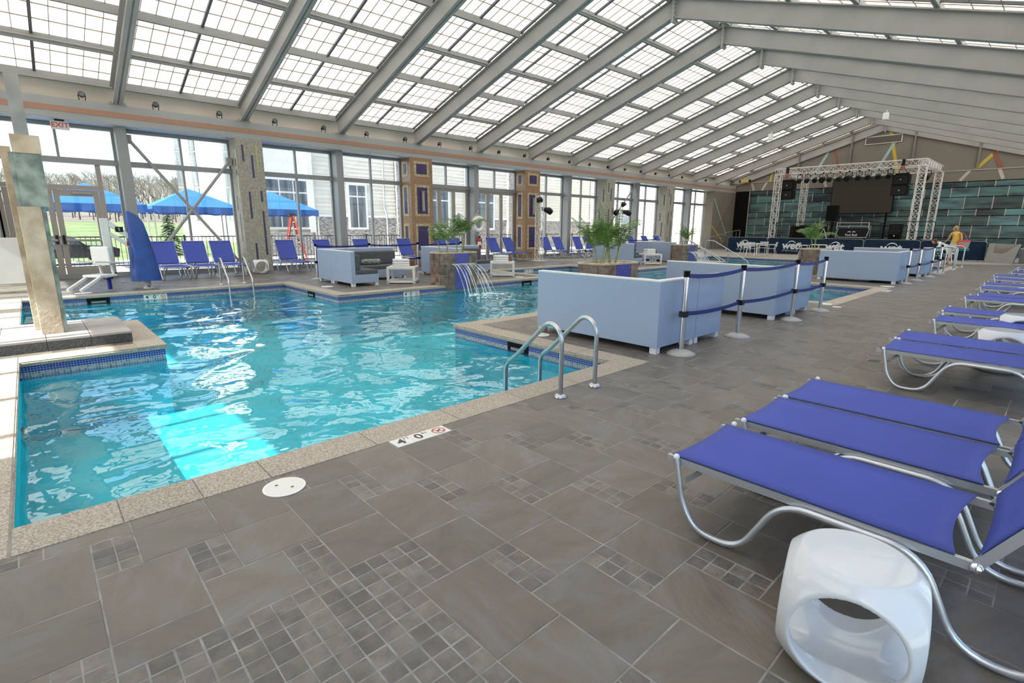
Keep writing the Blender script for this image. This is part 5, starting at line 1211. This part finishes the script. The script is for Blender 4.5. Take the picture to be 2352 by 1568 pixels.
# ------------------------------------------------------------------ barriers with logo covers
def rounded(w, h, r=0.14, n=5):
    p = [(0, 0), (w, 0)]
    for k_ in range(n + 1): a = pi / 2 * k_ / n; p.append((w - r + r * cos(a), h - r + r * sin(a)))
    for k_ in range(n + 1): a = pi / 2 + pi / 2 * k_ / n; p.append((r + r * cos(a), h - r + r * sin(a)))
    return p
BX = [-15.78, -13.22, -10.5, -8.02, -5.46, -2.84]
for i in range(5):
    w = BX[i + 1] - BX[i] - 0.04; yb = 34.45 + (0.0, 0.06, 0.03, 0.05, 0.02)[i]
    k = thing('crowd_barrier', 'crowd barrier under a navy logo cover before the stage, %s from the left' % ('first', 'second', 'third', 'fourth', 'fifth')[i], 'barrier', (BX[i] + 0.02, yb, 0.0), 0, 'covered crowd barriers')
    fix_normals(MB().prism([(x, 0.06 + z) for x, z in rounded(w, 0.92)], 'y', -0.025, 0.025).build('cover', 'navy_vinyl', k))
    for x in (0.25, w - 0.25): MB().box(x - 0.03, x + 0.03, -0.3, 0.3, 0, 0.05).build('foot', 'steel_grey', k)
    MB().tube(fillet([(0.0, 0.0, 0.0), (0.0, 0.0, 0.98), (w, 0.0, 0.98), (w, 0.0, 0.0)], 0.14), 0.018, 6).build('tube_frame', 'steel_grey', k)
    cx = w * (0.42, 0.50, 0.42, 0.50, 0.36)[i]; M = lambda x, z: frame((cx + x, -0.028, z), (1, 0, 0), (0, 0, 1), (0, -1, 0))
    lettering('logo_word', 'wet', 0.62, 'logo_white', k, M(0, 0.52), 0.003, 0.022, 0.10)
    lettering('logo_line', 'N I G H T C L U B', 0.115, 'logo_white', k, M(0, 0.22), 0.003, 0.0)
    sw = MB(); vs = []; n = 14
    for q in range(n + 1):
        a = radians(20 + 150 * q / n); th = 0.05 * sin(pi * (0.12 + 0.88 * q / n)) + 0.006
        for rr in (0.25, 0.25 - th): vs.append((cx + 0.06 + 1.05 * rr * cos(a), -0.030, 0.58 + rr * sin(a)))
    sw.add(vs, [(2 * q, 2 * q + 1, 2 * q + 3, 2 * q + 2) for q in range(n)]).build('logo_swoosh', 'logo_white', k)
k = thing('stone_chaise', 'pale moulded chaise beside the last navy barrier', 'chaise', (-2.62, 33.75, 0))
fix_normals(MB().prism([(-0.16, 0.0), (0.84, 0.0), (0.98, 0.84), (0.90, 0.88), (0.52, 0.47), (0.36, 0.42), (0.10, 0.45), (0.06, 0.90), (-0.10, 0.90)], 'y', 0.0, 0.65).build('shell', 'chaise_stone', k))
fix_normals(MB().prism([(-0.16, 0.0), (0.84, 0.0), (0.98, 0.86), (-0.10, 0.90)], 'y', 0.65, 0.75).build('rear_panel', 'chaise_stone', k))
k = thing('storage_bench', 'dark storage box at the right end of the stage wall', 'box', (-1.1, 34.3, 0)); MB().bbox(-0.5, 1.6, -0.3, 0.4, 0, 0.74, 0.02).build('box', 'taupe_dark', k); MB().box(-0.52, 1.62, -0.32, 0.42, 0.66, 0.70).build('lid_edge', 'pale_strip', k)
for i, (y0, y1) in enumerate(((34.9, 37.2), (37.2, 39.6))):
    k = thing('ramp_railing', 'dark railing by the %s part of the stage ramp' % ('near', 'far')[i], 'railing', (-17.3, y0, 0)); 
    MB().tube(fillet([(0, 0, 0), (0, 0, 0.95 + 0.3 * i), (0, y1 - y0, 1.15 + 0.3 * i), (0, y1 - y0, 0)], 0.1), 0.025, 6).build('tube', 'steel_dark', k)
    for q in range(1, 4): MB().tube([(0, (y1 - y0) * q / 4, 0), (0, (y1 - y0) * q / 4, 1.0 + 0.3 * i)], 0.015, 5).build('baluster', 'steel_dark', k)
# ------------------------------------------------------------------ lamp towers on the window side
def lamp_tower(x, y, h, heads, lb):
    k = thing('lamp_tower', lb, 'light tower', (x, y, 0), 0.2)
    MB().box(-0.32, 0.32, -0.32, 0.32, 0, 0.02).build('base_plate', 'truss_alu', k); truss(MB(), (0, 0, 0.02), (0, 0, h), 0.26, (0, 1, 0), 0.02).build('tower', 'truss_alu', k)
    for (dx, dy, z) in heads:
        g_ = MB().tube([(dx * 0.4, dy * 0.4, z + 0.05), (dx, dy, z), (dx * 1.25, dy * 1.25, z - 0.08)], [0.08, 0.15, 0.14], 10).build('lamp_head', 'black_plastic', k)
        MB().tube([(0, 0, z + 0.1), (dx, dy, z + 0.12)], 0.02, 5).build('lamp_arm', 'black_plastic', k)
lamp_tower(-16.85, 17.35, 2.95, ((0.1, -0.15, 2.75), (0.15, 0.55, 2.3)), 'white truss tower with two black lamps by the copper column')
lamp_tower(-16.9, 23.55, 2.75, ((0.0, -0.35, 2.35), (0.2, 0.1, 2.75), (0.25, 0.55, 2.35)), 'white truss tower with three black lamps behind the second palm')
# ------------------------------------------------------------------ cafe sets
def bistro_chair(x, y, rz, lb):
    k = thing('bistro_chair', lb, 'chair', (x, y, 0), rz, 'aluminium cafe chairs')
    for s_ in (-1, 1):
        MB().tube(fillet([(0.22, s_ * 0.25, 0), (0.18, s_ * 0.25, 0.43), (0.2, s_ * 0.27, 0.66), (-0.18, s_ * 0.27, 0.66), (-0.20, s_ * 0.22, 0.60)], 0.08), 0.013, 6).build('front_leg', 'truss_alu', k)
        MB().tube(fillet([(-0.25, s_ * 0.25, 0), (-0.16, s_ * 0.22, 0.44), (-0.26, s_ * 0.22, 0.80)], 0.08), 0.013, 6).build('rear_leg', 'truss_alu', k)
    for q in range(5): MB().box(-0.18 + q * 0.085, -0.115 + q * 0.085, -0.22, 0.22, 0.435, 0.445).build('seat_slat', 'truss_alu', k)
    for q in range(3): MB().box(-0.245 + q * -0.012, -0.235 + q * -0.012, -0.22, 0.22, 0.56 + q * 0.085, 0.62 + q * 0.085).build('back_slat', 'truss_alu', k)
def bistro_table(x, y, lb):
    k = thing('bistro_table', lb, 'table', (x, y, 0), 0.1)
    MB().bbox(-0.35, 0.35, -0.35, 0.35, 0.69, 0.72, 0.006).build('top', 'truss_alu', k); MB().tube([(0, 0, 0.03), (0, 0, 0.69)], 0.035, 8).build('post', 'truss_alu', k)
    for q in range(4): a = q * pi / 2 + 0.78; MB().bar((0, 0, 0.04), (0.33 * cos(a), 0.33 * sin(a), 0.015), 0.05, 0.025).build('foot', 'truss_alu', k)
bistro_table(-12.35, 30.75, 'square metal cafe table before the left navy barriers'); bistro_chair(-13.1, 31.0, 0.0, 'aluminium cafe chair left of the cafe table before the barriers'); bistro_chair(-11.6, 30.9, pi + 0.2, 'aluminium cafe chair right of the cafe table before the barriers'); bistro_chair(-12.3, 30.0, 1.5, 'aluminium cafe chair on the near side of the cafe table'); bistro_chair(-12.4, 31.6, -1.6, 'aluminium cafe chair on the far side of the cafe table')
bistro_table(-9.3, 31.2, 'square metal cafe table behind the bushy palm'); bistro_chair(-10.0, 31.2, 0.1, 'aluminium cafe chair left of the bushy palm'); bistro_chair(-8.6, 31.1, pi, 'aluminium cafe chair right of the bushy palm')
# ------------------------------------------------------------------ people
def figure(name, chain, parent_obj=None, mats='skin'):
    """skin-modifier body: chain = {joint: (x,y,z,r)}, edges list"""
    joints, eds, root = chain
    names = list(joints); me = bpy.data.meshes.new(name); me.from_pydata([joints[n][:3] for n in names], [(names.index(a), names.index(b)) for a, b in eds], [])
    o = bpy.data.objects.new(name, me); COL.objects.link(o)
    m = o.modifiers.new('skin', 'SKIN'); m.use_smooth_shade = True
    for i, n in enumerate(names):
        sv = me.skin_vertices[0].data[i]; r = joints[n][3]; sv.radius = (r, r) if not isinstance(r, tuple) else r; sv.use_root = (n == root)
    s_ = o.modifiers.new('sub', 'SUBSURF'); s_.levels = 2; s_.render_levels = 2
    dg = bpy.context.evaluated_depsgraph_get(); mesh = bpy.data.meshes.new_from_object(o.evaluated_get(dg)); bpy.data.objects.remove(o)
    mesh.name = name
    return mesh
def paint(mesh, rule, names):
    mesh.materials.clear()
    for n in names: mesh.materials.append(MATS[n])
    for p in mesh.polygons: p.material_index = rule(p.center); p.use_smooth = True
def hand_edges(J, E, w, d, side, pre):
    """palm and five separate fingers beyond wrist w, pointing along d"""
    d = Vector(d).normalized(); s_ = Vector(side).normalized(); W = Vector(J[w][:3])
    pm = W + d * 0.07; J[pre + 'palm'] = (*pm, 0.028); E.append((w, pre + 'palm'))
    for i, (off_, ln) in enumerate(((-0.026, 0.065), (-0.009, 0.075), (0.009, 0.07), (0.026, 0.055))):
        a = pm + d * 0.03 + s_ * off_; b = a + d * ln * 0.6 + Vector((0, 0.008, 0)); c = b + d * ln * 0.4 + Vector((0, 0.014, 0))
        for q, (pt, r) in enumerate(((a, 0.010), (b, 0.009), (c, 0.007))): J['%sf%d%d' % (pre, i, q)] = (*pt, r)
        E += [(pre + 'palm', '%sf%d0' % (pre, i)), ('%sf%d0' % (pre, i), '%sf%d1' % (pre, i)), ('%sf%d1' % (pre, i), '%sf%d2' % (pre, i))]
    a = W + d * 0.04 - s_ * 0.035; b = a + d * 0.035 - s_ * 0.02
    J[pre + 't0'] = (*a, 0.011); J[pre + 't1'] = (*b, 0.009); E += [(pre + 'palm', pre + 't0'), (pre + 't0', pre + 't1')]
def head(parent, c, hair, long=True, face=(0, -1), tilt=0.0):
    fx, fy = face; rt = (-fy, fx); cx, cy, cz = c
    def at(f, s_, u): return (cx + fx * f + rt[0] * s_, cy + fy * f + rt[1] * s_, cz + u)
    mb = MB(); mb.ball(c, 0.10, 16, (0.86, 0.92, 1.18)); mb.ball(at(0.085, 0, -0.015), 0.018, 8, (1, 1, 1.4)); mb.ball(at(0.02, 0, -0.075), 0.06, 10, (0.9, 0.9, 0.7))
    for s_ in (-1, 1): mb.ball(at(0.0, s_ * 0.088, -0.005), 0.022, 8, (0.6, 0.6, 1.2))
    h = mb.build('head', 'skin', parent)
    for s_ in (-1, 1): MB().ball(at(0.080, s_ * 0.033, 0.012), 0.011, 8).build('eye', 'ink_dark', h)
    MB().bar(at(0.086, -0.022, -0.052), at(0.086, 0.022, -0.052), 0.01, 0.007).build('mouth', 'sign_red', h)
    hb = MB(); hb.ball(at(-0.018, 0, 0.028), 0.108, 16, (0.90, 0.95, 1.08))
    if long: hb.ball(at(-0.085, 0, 0.055), 0.05, 10); hb.ball(at(-0.07, 0, -0.04), 0.07, 10, (0.9, 0.9, 1.1))
    hb.build('hair', hair, parent)
# standing woman with a shoulder bag, seen from behind, turned to her left
J = {}; E = []
def jn(n, x, y, z, r, to=None):
    J[n] = (x, y, z, r)
    if to: E.append((to, n))
jn('pelvis', 0, 0, 0.93, 0.150); jn('waist', 0.0, -0.01, 1.10, 0.118, 'pelvis'); jn('chest', -0.01, -0.01, 1.30, 0.135, 'waist'); jn('collar', -0.02, 0, 1.405, 0.085, 'chest'); jn('neck', -0.03, 0.01, 1.46, 0.050, 'collar'); jn('skull', -0.05, 0.02, 1.53, 0.055, 'neck')
jn('hipL', -0.095, 0.02, 0.86, 0.095, 'pelvis'); jn('kneeL', -0.11, 0.06, 0.48, 0.062, 'hipL'); jn('ankL', -0.12, 0.05, 0.09, 0.040, 'kneeL'); jn('toeL', -0.17, 0.17, 0.035, 0.036, 'ankL')
jn('hipR', 0.095, -0.02, 0.86, 0.095, 'pelvis'); jn('kneeR', 0.10, -0.03, 0.48, 0.062, 'hipR'); jn('ankR', 0.09, -0.10, 0.09, 0.040, 'kneeR'); jn('toeR', 0.04, 0.02, 0.035, 0.036, 'ankR')
jn('shL', -0.175, 0.0, 1.36, 0.055, 'collar'); jn('elL', -0.24, 0.08, 1.11, 0.040, 'shL'); jn('wrL', -0.30, 0.26, 1.00, 0.028, 'elL')
jn('shR', 0.155, 0.0, 1.36, 0.055, 'collar'); jn('elR', 0.20, -0.06, 1.09, 0.040, 'shR'); jn('wrR', 0.06, 0.12, 0.99, 0.028, 'elR')
hand_edges(J, E, 'wrL', (-0.35, 0.8, -0.3), (0.5, 0.3, 0.8), 'L'); hand_edges(J, E, 'wrR', (-0.7, 0.6, -0.2), (0.2, 0.3, 0.9), 'R')
t = thing('person', 'woman standing in a sleeveless orange top and pale trousers with a shoulder bag', 'person', (-3.60, 30.45, 0.0), 0.25)
me = figure('body', (J, E, 'pelvis'))
def rule(c):
    if c.z > 1.43 or (abs(c.x) > 0.19 and c.z > 0.8): return 0
    if c.z > 0.95: return 1
    if c.z > 0.30: return 2
    return 0 if c.z > 0.06 else 3
paint(me, rule, ['skin', 'top_orange', 'trousers_pale', 'menu_brown']); place('body', me, t)
head(t, (-0.065, 0.03, 1.575), 'hair_blonde', True, (-0.85, 0.52))
b = thing('shoulder_bag', 'red and grey striped shoulder bag carried by the standing woman', 'bag', (-3.33, 30.36, 0.72), 0.3)
fix_normals(MB().prism([(-0.16, 0.0), (0.20, 0.0), (0.25, 0.30), (-0.14, 0.34)], 'y', -0.07, 0.07).build('pouch', 'bag_grey', b)); MB().bbox(-0.17, 0.06, -0.075, 0.075, 0.02, 0.20, 0.02).build('red_panel', 'bag_red', b); MB().bbox(-0.16, 0.25, -0.075, 0.075, 0.28, 0.36, 0.02).build('red_trim', 'bag_red', b)
MB().tube(fillet([(-0.12, 0, 0.33), (-0.16, 0.04, 0.70), (0.0, 0.02, 0.68), (0.16, 0, 0.33)], 0.12), 0.012, 6).build('strap', 'bag_red', b); MB().box(-0.1, 0.26, -0.06, 0.06, -0.1, 0.02).build('towel_end', 'teal_cloth', b)
# second person sitting on the cafe chair and leaning forward
J = {}; E = []
jn('pelvis', 0, 0, 0.54, 0.135); jn('waist', 0.08, 0, 0.70, 0.115, 'pelvis'); jn('chest', 0.24, 0, 0.86, 0.130, 'waist'); jn('collar', 0.34, 0, 0.93, 0.08, 'chest'); jn('neck', 0.40, 0, 0.955, 0.05, 'collar'); jn('skull', 0.47, 0, 0.98, 0.05, 'neck')
for s_, q in ((-1, 'L'), (1, 'R')):
    jn('hip' + q, 0.04, s_ * 0.10, 0.53, 0.085, 'pelvis'); jn('knee' + q, 0.46, s_ * 0.14, 0.50, 0.060, 'hip' + q); jn('ank' + q, 0.42, s_ * 0.14, 0.09, 0.040, 'knee' + q); jn('toe' + q, 0.56, s_ * 0.15, 0.04, 0.035, 'ank' + q)
    jn('sh' + q, 0.30, s_ * 0.17, 0.90, 0.052, 'collar'); jn('el' + q, 0.36, s_ * 0.22, 0.64, 0.038, 'sh' + q); jn('wr' + q, 0.52, s_ * 0.12, 0.56, 0.027, 'el' + q)
    hand_edges(J, E, 'wr' + q, (0.8, -s_ * 0.3, -0.2), (0.2, 0.9, 0.2), q)
t = thing('person', 'person in a white shirt sitting bent forward beside the standing woman', 'person', (-3.95, 31.45, 0.0), radians(190))
me = figure('body', (J, E, 'pelvis'))
paint(me, lambda c: (1 if (c.z > 0.60 and c.x < 0.37 and abs(c.y) < 0.24) else (2 if (c.z > 0.12 and c.z < 0.62 and c.x < 0.50 and abs(c.y) < 0.24) else 0)), ['skin', 'shirt_white', 'teal_cloth']); place('body', me, t)
head(t, (0.52, 0, 0.99), 'hair_brown', False, (0.9, 0.1))
bistro_chair(-3.95, 31.45, radians(190), 'aluminium cafe chair under the sitting person')
# ------------------------------------------------------------------ outdoors beyond the windows
terrace = tag(empty('terrace_ground'), kind='structure'); MB().box(-29.5, -19.5, -30, 60, -0.14, -0.04).build('paving', 'paving_out', terrace)
MB().box(0.8, 60, -60, 80, -0.14, -0.04).box(-19.5, 0.8, -60, -4.3, -0.14, -0.04).build('paving_far', 'paving_out', terrace)
def zhill(x, y):
    d = -29.5 - x; return -0.06 + min(max(0, d - 8), 70) * 0.030 + 6.0 / (1 + math.exp(-(d - 120) / 18)) * (0.85 + 0.3 * sin(y * 0.02 + 1.0))
lawn = tag(empty('lawn'), kind='structure')
vs = []; fs = []; nx, ny = 26, 26
for i in range(nx + 1):
    for j in range(ny + 1):
        x = -29.5 - 260 * (i / nx) ** 1.6; y = -120 + 320 * j / ny; d = -29.5 - x
        z = zhill(x, y); vs.append((x, y, z))
for i in range(nx):
    for j in range(ny): a = i * (ny + 1) + j; fs.append((a, a + 1, a + ny + 2, a + ny + 1))
near = [f for f in fs if vs[f[0]][0] > -88]; far = [f for f in fs if vs[f[0]][0] <= -88]
MB().add(vs, near, True).build('hillside', 'grass', lawn); MB().add(vs, far, True).build('woodland_floor', 'leaf_litter', lawn)
def bare_tree(mb, x, y, z, h, rnd, depth=4):
    def grow(p, d, l, r, k):
        q = p + d * l; mb.tube([p, q], [r, r * 0.65], 3, cap=False)
        if k == 0: return
        for _ in range(3 if k > 1 else 4):
            n_ = (d + Vector((rnd.uniform(-1, 1), rnd.uniform(-1, 1), rnd.uniform(-0.2, 0.7))) * 0.75).normalized(); grow(q, n_, l * rnd.uniform(0.55, 0.75), r * 0.55, k - 1)
    grow(Vector((x, y, z)), Vector((0, 0, 1)), h * 0.38, h * 0.02, depth)
rnd = random.Random(4); mb = MB()
for i in range(420):
    x = rnd.uniform(-200, -90); y = rnd.uniform(-12, 60); bare_tree(mb, x, y, zhill(x, y) - 0.3, rnd.uniform(5.0, 8.5), rnd, 4)
tag(mb.build('bare_woodland', 'bark_grey'), 'leafless grey-brown woodland on the hill beyond the lawn', 'woodland', kind='stuff')
for x, y, h, lb in ((-34, 3.0, 3.4, 'small leafless tree seen through the entrance door'), (-60, -1.0, 6.0, 'leafless tree beyond the lawn at the far left')):
    t = thing('bare_tree', lb, 'tree', (x, y, zhill(x, y))); m_ = MB(); bare_tree(m_, 0, 0, 0, h, rnd, 4); m_.build('branches', 'bark_grey', t)
t = thing('conifer', 'dark green conifer beside the stone tower', 'tree', (-33, 5.6, -0.1)); m_ = MB()
for q in range(260):
    u = rnd.random(); a = rnd.uniform(0, 6.28); r = (1 - u) * 0.95 + 0.05; z = 0.2 + 2.5 * u; d = Vector((cos(a), sin(a), -0.35)); sd = Vector((-sin(a), cos(a), 0)) * 0.09
    p = Vector((0, 0, z)); m_.add([p, p + d * r * 0.6 + sd, p + d * r, p + d * r * 0.6 - sd], [(0, 1, 2, 3)])
m_.build('boughs', 'conifer', t); MB().tube([(0, 0, 0), (0, 0, 2.7)], [0.08, 0.01], 6).build('trunk', 'bark_grey', t)
def tent(x, y, hw, ze, zp, lb):
    t = thing('canopy_tent', lb, 'canopy', (x, y, 0), 0, 'blue canopies on the terrace')
    cs = [(-hw, -hw), (hw, -hw), (hw, hw), (-hw, hw)]; vs = [(a, b, ze) for a, b in cs] + [(0, 0, zp)]; vs2 = [(a, b, z - 0.02) for a, b, z in vs]
    fix_normals(MB().add(vs + vs2, [(0, 1, 4), (1, 2, 4), (2, 3, 4), (3, 0, 4), (5, 9, 6), (6, 9, 7), (7, 9, 8), (8, 9, 5), (0, 5, 6, 1), (1, 6, 7, 2), (2, 7, 8, 3), (3, 8, 5, 0)]).build('roof_cloth', 'tent_blue', t))
    for i in range(4):
        (a, b), (c, d) = cs[i], cs[(i + 1) % 4]; n = 12; v = []; 
        for q in range(n + 1):
            u = q / n; px_, py_ = a + (c - a) * u, b + (d - b) * u; o_ = 0.012 * sin(q * 2.3)
            nx_, ny_ = (b - d) / (2 * hw) * -1, (c - a) / (2 * hw) * -1
            v += [(px_, py_, ze + 0.005), (px_ + nx_ * o_, py_ + ny_ * o_, ze - 0.24 - 0.02 * sin(q * 1.7))]
        MB().add(v, [(2 * q, 2 * q + 2, 2 * q + 3, 2 * q + 1) for q in range(n)]).build('valance', 'tent_blue', t)
        MB().box(a * 0.98 - 0.025, a * 0.98 + 0.025, b * 0.98 - 0.025, b * 0.98 + 0.025, 0, ze).build('pole', 'truss_alu', t)
tent(-24.3, 1.75, 1.55, 2.22, 2.98, 'blue canopy tent outside the entrance doors'); tent(-24.3, 4.95, 1.5, 2.20, 2.95, 'blue canopy tent behind the crossed braces'); tent(-24.3, 8.05, 1.5, 2.20, 3.0, 'blue canopy tent with the red stepladder under it')
t = thing('stepladder', 'red fibreglass stepladder standing under the right canopy', 'stepladder', (-22.6, 8.3, 0), 1.45)
for s_ in (-1, 1):
    MB().bar((0.45, s_ * 0.30, 0), (0.03, s_ * 0.14, 1.95), 0.035, 0.07).build('front_rail', 'ladder_red', t); MB().bar((-0.45, s_ * 0.28, 0), (-0.03, s_ * 0.13, 1.92), 0.03, 0.05).build('rear_rail', 'ladder_red', t)
for q in range(6): u = (q + 1) / 7; MB().box(0.45 - 0.42 * u - 0.04, 0.45 - 0.42 * u + 0.04, -0.30 + 0.16 * u, 0.30 - 0.16 * u, 1.95 * u, 1.95 * u + 0.025).build('step', 'truss_alu', t)
MB().box(-0.12, 0.12, -0.16, 0.16, 1.94, 2.02).build('top_cap', 'black_plastic', t)
t = thing('terrace_fence', 'black metal picket railing along the terrace outside the windows', 'fence', (-22.1, 0, 0))
for z in (1.12, 0.16): MB().box(-0.02, 0.02, -3, 34, z - 0.02, z + 0.02).build('rail', 'fence_black', t)
pm_ = MB().box(-0.008, 0.008, -0.008, 0.008, 0.14, 1.12).mesh('picket', 'fence_black'); po = MB().box(-0.03, 0.03, -0.03, 0.03, -0.04, 1.18).mesh('post', 'fence_black')
for i in range(200): place('picket', pm_, t, (0, -2.9 + i * 0.13 + (0 if i < 1e9 else 0), 0))
for i in range(16): place('post', po, t, (0, -3 + i * 2.4, 0))
# parked car beyond the doors
t = thing('parked_car', 'dark car parked beyond the terrace railing outside the doors', 'car', (-27.2, 0.9, -0.04), pi / 2)
prof = [(-1.9, 0.28), (1.75, 0.28), (1.8, 0.62), (1.55, 0.72), (0.75, 0.78), (0.35, 1.12), (-1.35, 1.15), (-1.8, 0.85), (-1.92, 0.6)]
fix_normals(MB().prism(prof, 'y', -0.8, 0.8).build('body', 'car_black', t))
MB().prism([(0.62, 0.80), (0.30, 1.08), (-1.25, 1.10), (-1.6, 0.84)], 'y', -0.805, 0.805).build('side_windows', 'dark_glass', t)
for x in (-1.2, 1.15):
    for s_ in (-1, 1): MB().tube([(x, s_ * 0.62, 0.31), (x, s_ * 0.82, 0.31)], 0.31, 18).build('wheel', 'tyre', t)
for s_ in (-1, 1): MB().box(-1.93, -1.88, s_ * 0.6 - 0.12, s_ * 0.6 + 0.12, 0.62, 0.78).build('tail_light', 'frame_red', t)
# lodge with lap siding and a stone base
XB = -29.0
t = thing('lodge_building', 'pale lap-sided lodge with a stone base outside the windows', 'building', (0, 0, 0))
MB().box(XB - 3, XB - 0.05, 9.0, 36.0, 0, 8.0).build('wall', 'siding', t)
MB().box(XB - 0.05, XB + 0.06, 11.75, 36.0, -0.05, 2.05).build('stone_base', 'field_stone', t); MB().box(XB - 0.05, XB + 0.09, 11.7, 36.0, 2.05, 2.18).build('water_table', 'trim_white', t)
WIN = [(13.95, 15.0), (19.6, 21.0), (23.6, 25.0), (28.5, 30.0)]
solid = []; y = 11.9
for a, b in WIN: solid.append((y, a - 0.12)); y = b + 0.12
solid.append((y, 36.0))
for r in range(22):
    z = 2.18 + r * 0.22
    for (a, b) in (solid if 1.4 < z + 0.1 < 4.0 else [(11.9, 36.0)]):
        fix_normals(MB().prism([(XB - 0.05, z), (XB + 0.035, z), (XB + 0.004, z + 0.22), (XB - 0.05, z + 0.22)], 'y', a, b).build('siding_board', 'siding', t))
def win(t, y0, y1, z0, z1, nv=2):
    f = MB().box(XB - 0.02, XB + 0.10, y0 - 0.1, y1 + 0.1, z0 - 0.12, z1 + 0.1).build('window', 'trim_white', t)
    zt = z1 - 0.62
    for q in range(nv):
        a = y0 + (y1 - y0) * q / nv + 0.03; b = y0 + (y1 - y0) * (q + 1) / nv - 0.03
        MB().box(XB + 0.06, XB + 0.104, a, b, z0, zt - 0.04).build('pane', 'dark_glass', f); MB().box(XB + 0.06, XB + 0.104, a, b, zt + 0.04, z1).build('pane', 'dark_glass', f)
for a, b in WIN: win(t, a, b, 1.47, 3.85)
MB().box(XB - 0.05, XB + 0.5, 9.0, 11.7, 0, 1.2).build('bay_base', 'field_stone', t); win(t, 9.35, 11.55, 1.47, 3.9, 3); MB().box(XB - 0.05, XB + 0.06, 9.0, 11.7, 3.95, 8.0).build('bay_wall', 'trim_white', t); MB().box(XB - 0.05, XB + 0.14, 11.6, 11.9, 0, 8).build('corner_board', 'trim_white', t)
MB().box(XB - 0.05, XB + 0.3, 17.0, 17.8, -0.05, 8).build('stone_pier', 'field_stone', t); MB().box(XB - 0.05, XB + 0.3, 26.3, 27.1, -0.05, 8).build('stone_pier', 'field_stone', t)
for y in (16.2, 22.4): MB().tube(fillet([(XB + 0.12, y, 7.5), (XB + 0.12, y, 2.6), (XB + 0.2, y + 0.1, 2.3), (XB + 0.2, y + 0.1, 0.3)], 0.1), 0.05, 8).build('downpipe', 'alu_frame', t)
t = thing('stone_wing', 'sunlit stone wing of the lodge with an arched door', 'building', (0, 0, 0))
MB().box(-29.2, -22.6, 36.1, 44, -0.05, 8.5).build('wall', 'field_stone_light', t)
n = 10; arch = [(-0.6, 0.0), (0.6, 0.0)] + [(0.6 * cos(pi * q / n), 2.2 + 0.6 * sin(pi * q / n)) for q in range(n + 1)]
fix_normals(MB().prism([(-25.6 + a, b) for a, b in arch], 'y', 36.0, 36.15).build('arched_door', 'dark_glass', t)); MB().box(-25.63, -25.57, 35.96, 36.02, 0, 2.8).build('door_mullion', 'trim_white', t); MB().box(-26.2, -25.0, 35.96, 36.02, 0.95, 1.0).build('door_rail', 'trim_white', t)
MB().box(-23.0, -22.55, 36.04, 36.6, -0.05, 8.5).build('quoin_edge', 'field_stone', t)
t = thing('cream_annexe', 'cream boarded annexe wall outside the last narrow windows', 'building', (0, 0, 0))
MB().box(-22.5, -19.8, 38.4, 44, -0.05, 8).build('wall', 'siding', t)
for r in range(30): fix_normals(MB().prism([(38.45, r * 0.24), (38.34, r * 0.24), (38.38, r * 0.24 + 0.24), (38.45, r * 0.24 + 0.24)], 'x', -22.5, -19.8).build('siding_board', 'siding', t))
t = thing('stone_tower', 'tall white sunlit tower with slit windows beyond the canopies', 'building', (-49.5, 14.0, -0.1), radians(-45))
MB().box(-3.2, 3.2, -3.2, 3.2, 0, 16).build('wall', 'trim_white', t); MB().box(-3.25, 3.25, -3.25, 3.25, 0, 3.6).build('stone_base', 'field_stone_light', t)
for y in (-3.0, -1.76, 0.9):
    for q in range(6): MB().box(3.19, 3.26, y - 0.22, y + 0.22, 2.0 + q * 1.35, 3.25 + q * 1.35).build('slit_window', 'dark_glass', t)
